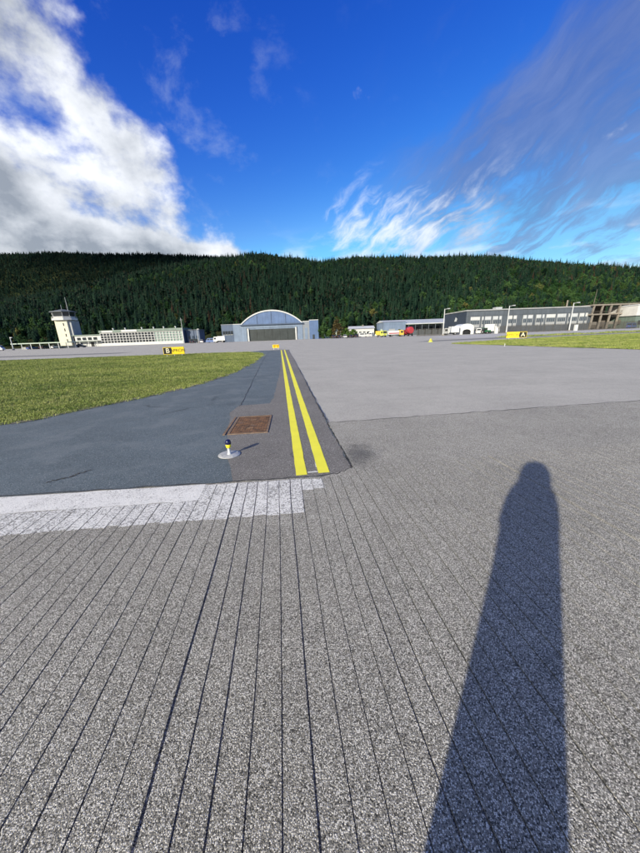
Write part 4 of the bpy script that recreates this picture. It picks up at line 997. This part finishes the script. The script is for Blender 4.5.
# ------------------------------------------------------------------ signs and markers
def text_part(name, s, size, mat, parent, loc, ext=.004):
    cu = bpy.data.curves.new(name, 'FONT'); cu.body = s; cu.size = size; cu.extrude = ext; cu.align_x = 'CENTER'; cu.align_y = 'CENTER'
    o = bpy.data.objects.new(name, cu); col.objects.link(o); bpy.context.view_layer.update()
    me = bpy.data.meshes.new_from_object(o.evaluated_get(bpy.context.evaluated_depsgraph_get())); bpy.data.objects.remove(o)
    me.materials.clear(); me.materials.append(mat); q = obj(name, me, parent, loc); q.rotation_euler = (R(90), 0, 0); return q
def taxi_sign(label, loc, rz, wd, h, sq_left, letter, words):
    t = thing('taxiway_sign', label, 'sign', loc, R(rz), 'yellow taxiway signs')
    z0 = .22; MB().box(-wd/2, wd/2, 0, .16, z0, z0+h).build('housing', m_signback, t)
    sw = h*1.05; x0 = -wd/2+.04 if sq_left else wd/2-.04-sw
    sq = MB().box(x0, x0+sw, -.012, -.001, z0+.05, z0+h-.05).build('location_panel', m_black, t)
    a, b_ = (x0+sw+.03, wd/2-.04) if sq_left else (-wd/2+.04, x0-.03)
    yp = MB().box(a, b_, -.012, -.001, z0+.05, z0+h-.05).build('direction_panel', m_signyellow, t)
    text_part('letter', letter, h*.92, pmat('sign_letter', (.85, .8, .55), .4, .05), sq, (x0+sw/2, -.018, z0+h/2))
    text_part('lettering', words, h*.60, m_black, yp, ((a+b_)/2, -.018, z0+h*.5))
    for x in (-wd*.36, 0, wd*.36): MB().cyl((x, .08), .035, .035, -.02, z0, 8).build('leg', m_galv, t)
    MB().box(-wd*.42, wd*.42, -.12, .3, -.02, .05).build('plinth', m_conc, t)
taxi_sign('yellow taxiway sign with black square at its left, on the left grass edge', (-14.6, 32.6, .01), 12, 2.0, .72, True, 'B', 'APRON')
taxi_sign('yellow taxiway sign with black square at its right, beyond the right grass tip', (29.6, 47.6, .01), -22, 2.6, .86, False, 'A', 'APRON')
gl = thing('guard_light', 'yellow guard light lying low at the far end of the yellow lines', 'guard light', (-5.35, 41.5, 0))
MB().box(-.42, .42, 0, .22, .22, .62).build('housing', m_signyellow, gl)
for s in (-1, 1):
    n = 14; vs = [(s*.2+.14*math.cos(2*math.pi*i/n), y, .42+.14*math.sin(2*math.pi*i/n)) for y in (-.05, 0) for i in range(n)]
    ho = MB().add(vs, [(i, (i+1) % n, n+(i+1) % n, n+i) for i in range(n)]+[tuple(range(n-1, -1, -1))]).build('lamp', pmat('amber_lens', (.6, .3, .02), .2), gl)
    MB().box(s*.3-.03, s*.3+.03, .08, .14, -.02, .22).build('leg', m_galv, gl)
    MB().box(s*.2-.17, s*.2+.17, -.12, .0, .57, .6).build('visor', m_signyellow, ho)
cm_ = thing('cone_marker', 'small yellow-green cone marker on the far apron', 'marker', (17.8, 50.2, -.012))
MB().lathe([(.42, 0), (.42, .05), (.30, .06), (.12, .5), (.06, .52)], 18).build('cone', p_lime, cm_); MB().lathe([(.235, .24), (.18, .385)], 18).build('band', p_yel, cm_)
el_ = thing('edge_light', 'tiny white edge light at the near border of the right grass', 'light', (17.9, 30.4, -.012)); el_.scale = (.55,)*3
MB().lathe([(.12, 0), (.12, .03), (.04, .05), (.035, .26), (.06, .27)], 12).build('stem', p_white, el_); MB().lathe([(.06, .27), (.07, .33), (.05, .38), (.01, .4)], 12).build('lens', m_lamp, el_)
# near taxiway edge light
tl = thing('taxiway_light', 'small blue-topped taxiway light with yellow collar on round grey base plate', 'light', (-1.272, 4.04, .004))
m_base = pmat('worn_grey_plate', (.42, .43, .44), .55, .2, 8, .2); m_bluelens = glassmat('blue_lens', (.008, .010, .06), .15); m_yc = pmat('yellow_collar', (.85, .70, .03), .35, .08, 9)
MB().lathe([(.152, 0), (.152, .006), (.146, .011), (.055, .013), (.05, .013)], 40).build('base_plate', m_base, tl)
MB().lathe([(.030, .011), (.030, .018), (.021, .022), (.019, .10), (.023, .104)], 24).build('stem', p_white, tl)
MB().lathe([(.023, .102), (.030, .108), (.034, .122), (.037, .148), (.031, .154)], 24).build('collar', m_yc, tl)
MB().lathe([(.031, .152), (.038, .158), (.041, .172), (.040, .192), (.033, .210), (.018, .222), (.004, .225)], 24).build('lens', m_bluelens, tl)
for i in range(4): a = .6+i*1.571; MB().lathe([(.009, .010), (.009, .017), (.006, .019)], 6, (.115*math.cos(a), .115*math.sin(a), 0)).build('bolt', m_galv, tl)
# rusty service cover
def rustmat():
    mt, N, b = newmat('rusty_cast_iron'); v = N.n('ShaderNodeTexCoord').outputs['Object']
    f = N.noise(v, 9, 7, .7); g_ = N.noise(v, 60, 4, .6)
    c_ = N.mix(N.ramp(f, .34, .62), (.045, .026, .016), (.17, .085, .04)); c_ = N.mix(N.ramp(g_, .56, .75), c_, (.30, .21, .14)); c_ = N.mix(N.math('MULTIPLY', N.ramp(N.noise(v, 4, 5), .55, .7), .6), c_, (.11, .10, .09))
    setc(N, b, c_); b.inputs['Roughness'].default_value = .85; b.inputs['Metallic'].default_value = .15; bump(N, b, N.math('ADD', f, g_), .7, .004); return mt
m_rust = rustmat(); m_rustpale = pmat('pale_rust_frame', (.20, .135, .09), .85, .3, 12)
sv_ = thing('service_cover', 'rusty brown rectangular service cover set in the worn asphalt strip', 'service cover', (-1.272, 5.59, .004), R(4.6))
CW, CD = .34, .60
for (x0, x1, y0, y1) in ((-CW, CW, -CD, -CD+.035), (-CW, CW, CD-.035, CD), (-CW, -CW+.035, -CD+.036, CD-.036), (CW-.035, CW, -CD+.036, CD-.036)): MB().box(x0, x1, y0, y1, -.02, .012).build('frame_bar', m_rustpale, sv_)
for k, (y0, y1) in enumerate(((-CD+.04, -.01), (.01, CD-.04))):
    cv_ = MB().box(-CW+.04, CW-.04, y0, y1, -.02, .007).build('cover_plate', m_rust, sv_)
    mb = MB()
    for i in range(13):
        for j in range(11):
            x = -CW+.065+.0455*i; y = y0+.03+(y1-y0-.06)*j/10; s_ = 1 if (i+j) % 2 else -1; dx_, dy_ = .013, .005*s_
            mb.add([(x-dx_, y-dy_-.004, .007), (x+dx_, y+dy_-.004, .007), (x+dx_, y+dy_+.004, .007), (x-dx_, y-dy_+.004, .007), (x-dx_*.8, y-dy_*.8, .011), (x+dx_*.8, y+dy_*.8, .011)], [(0, 1, 5, 4), (2, 3, 4, 5), (1, 2, 5), (3, 0, 4)])
    o = mb.build('tread', m_rust, cv_); o['kind'] = 'stuff'
    MB().box(-.06, .06, (y0+y1)/2-.012, (y0+y1)/2+.012, .007, .013).build('handle', m_rustpale, cv_)
MB().box(-CW-.075, -CW-.035, -CD, CD, -.02, .010).build('hinge_rail', m_rustpale, sv_)

# ------------------------------------------------------------------ the photographer, whose shadow falls across the runway
def skin_mesh(name, nodes, edges, mat, sub=2):
    me = bpy.data.meshes.new(name); me.from_pydata([n_[0] for n_ in nodes], edges, []); o = bpy.data.objects.new(name, me); col.objects.link(o)
    md = o.modifiers.new('skin', 'SKIN'); md.use_smooth_shade = True; md.branch_smoothing = .6
    sd = o.modifiers.new('sub', 'SUBSURF'); sd.levels = sd.render_levels = sub
    for i, n_ in enumerate(nodes):
        sv__ = me.skin_vertices[0].data[i]; r_ = n_[1]; sv__.radius = r_ if isinstance(r_, tuple) else (r_, r_); sv__.use_root = (i == 0)
    bpy.context.view_layer.update()
    m2 = bpy.data.meshes.new_from_object(o.evaluated_get(bpy.context.evaluated_depsgraph_get())); bpy.data.objects.remove(o)
    m2.name = name; m2.materials.clear(); m2.materials.append(mat); m2.polygons.foreach_set('use_smooth', [True]*len(m2.polygons)); return m2
m_skin = pmat('skin', (.50, .32, .24), .5, .08, 6); m_coat = pmat('dark_blue_jacket', (.02, .028, .05), .8, .2, 4); m_trous = pmat('dark_trousers', (.025, .025, .028), .85, .2, 4); m_hair = pmat('brown_hair', (.05, .032, .02), .6, .3, 20)
pe = thing('person', 'person in long dark hooded coat holding up a phone, casting the long shadow', 'person', (-.10, -.28, ZR))
nodes = [((0, 0, .95), (.14, .11)), ((0, .01, 1.12), (.165, .115)), ((0, .01, 1.30), (.185, .12)), ((0, 0, 1.44), (.14, .09)), ((0, .01, 1.53), .058), ((0, .03, 1.60), (.075, .09)), ((0, .035, 1.69), (.08, .098)), ((0, .03, 1.765), (.05, .065)),
  ((-.17, 0, 1.40), .065), ((-.15, .08, 1.20), .05), ((-.10, .16, 1.36), .042), ((-.04, .22, 1.455), .033),
  ((.17, 0, 1.40), .065), ((.16, .08, 1.20), .05), ((.20, .16, 1.36), .042), ((.22, .22, 1.455), .033),
  ((-.085, 0, .82), .085), ((-.10, .02, .50), .068), ((-.11, -.01, .10), .045), ((-.12, .13, .04), (.045, .035)),
  ((.085, 0, .82), .085), ((.10, .02, .50), .068), ((.11, -.01, .10), .045), ((.12, .13, .04), (.045, .035))]
edges_ = [(0, 1), (1, 2), (2, 3), (3, 4), (4, 5), (5, 6), (6, 7), (3, 8), (8, 9), (9, 10), (10, 11), (3, 12), (12, 13), (13, 14), (14, 15), (0, 16), (16, 17), (17, 18), (18, 19), (0, 20), (20, 21), (21, 22), (22, 23)]
obj('body', skin_mesh('body', nodes, edges_, m_skin), pe)
def oval_coat(prof, n=28):
    """coat shell: rings of (half width, half depth, z, y offset)"""
    vs = [(a_*math.cos(2*math.pi*i/n)*(1+.025*math.sin(7*i)), y_+b__*math.sin(2*math.pi*i/n)*(1+.025*math.sin(5*i)), z) for a_, b__, z, y_ in prof for i in range(n)]
    return MB().add(vs, [(k*n+i, k*n+(i+1) % n, (k+1)*n+(i+1) % n, (k+1)*n+i) for k in range(len(prof)-1) for i in range(n)], True)
oval_coat([(.19, .17, .36, 0), (.195, .165, .55, 0), (.20, .16, .78, 0), (.205, .155, .98, 0), (.215, .15, 1.14, .01), (.225, .15, 1.28, .01), (.215, .145, 1.39, .01), (.195, .14, 1.47, .01), (.16, .13, 1.545, .015), (.13, .12, 1.58, .015)]).build('coat', m_coat, pe)
for nm_, pts_ in (('sleeve', [((-.175, 0, 1.38), .075), ((-.15, .08, 1.19), .066), ((-.105, .145, 1.335), .058), ((-.07, .185, 1.415), .052)]), ('sleeve', [((.175, 0, 1.38), .075), ((.16, .08, 1.19), .066), ((.20, .145, 1.335), .058), ((.225, .185, 1.415), .052)])):
    obj(nm_, skin_mesh(nm_, pts_, [(0, 1), (1, 2), (2, 3)], m_coat), pe)
hd_ = MB(); n = 20; rings = [(.14, 1.50), (.15, 1.58), (.15, 1.66), (.135, 1.74), (.095, 1.80), (.03, 1.83)]
vs_ = [(r_*.95*math.cos(math.pi*(.12+1.76*i/(n-1))+math.pi/2), .015+r_*math.sin(math.pi*(.12+1.76*i/(n-1))+math.pi/2), z) for r_, z in rings for i in range(n)]
hd_.add(vs_, [(k*n+i, k*n+i+1, (k+1)*n+i+1, (k+1)*n+i) for k in range(len(rings)-1) for i in range(n-1)], True); hd_.build('hood', m_coat, pe)
tn_ = [((0, 0, .92), (.13, .10)), ((-.085, 0, .80), .095), ((-.10, .02, .50), .085), ((-.11, -.01, .10), .07), ((.085, 0, .80), .095), ((.10, .02, .50), .085), ((.11, -.01, .10), .07)]
obj('trousers', skin_mesh('trousers', tn_, [(0, 1), (1, 2), (2, 3), (0, 4), (4, 5), (5, 6)], m_trous), pe)
mb = MB(); mb.lathe([(.10, 0), (.112, .06), (.10, .12), (.06, .155), (.01, .17)], 20, (0, .015, 1.665)); mb.build('hair', m_hair, pe)
for s in (-1, 1):
    MB().lathe([(.012, -.010), (.016, 0), (.012, .010)], 10, (s*.032, .120, 1.68)).build('eye', m_whitewall, pe); MB().lathe([(.012, -.03), (.02, 0), (.012, .03)], 8, (s*.088, .03, 1.67)).build('ear', m_skin, pe)
    MB().box(s*.115-.05, s*.115+.05, -.08, .20, 0, .085).build('shoe', m_trous, pe)
MB().prismx([(.12, 1.62), (.155, 1.635), (.12, 1.67)], -.014, .014).build('nose', m_skin, pe); MB().box(-.025, .025, .118, .126, 1.59, 1.598).build('mouth', p_red, pe)
ph_ = thing('phone', 'dark phone held upright in the photographer\'s hands', 'phone', (0.0, 0.0, 0.0)); MB().box(-.036, .040, -.004, .004, -.135, .012).build('body', m_black, ph_); MB().box(-.034, .038, -.0055, -.0041, -.13, .008).build('screen', m_glass, ph_)
ph_.matrix_world = Matrix.Translation((0, -.012, CAMH-.004)) @ Matrix.Rotation(-PITCH, 4, 'X')
for s, wr in ((-1, (-.04, .22, 1.455)), (1, (.22, .22, 1.455))):
    # palm and five fingers closing on the phone edge; coordinates relative to the person's feet
    ex = .10+s*.036; fx = ex+s*.012
    hn = [((wr[0], wr[1], wr[2]), .03), ((fx+s*.02, .245, 1.475), (.034, .02))]
    he = [(0, 1)]
    for f in range(4):
        b0 = len(hn); zf = 1.452+.021*f; hn += [((fx+s*.012, .252, zf), .0095), ((fx+s*.006, .264-.001*f, zf+.004), .0085), ((fx-s*.012, .266, zf+.006), .0075)]; he += [(1, b0), (b0, b0+1), (b0+1, b0+2)]
    b0 = len(hn); hn += [((fx+s*.014, .238, 1.505), .011), ((fx-s*.002, .236, 1.53), .0095), ((fx-s*.016, .240, 1.545), .008)]; he += [(1, b0), (b0, b0+1), (b0+1, b0+2)]
    obj('hand', skin_mesh('hand', hn, he, m_skin, 1), pe)
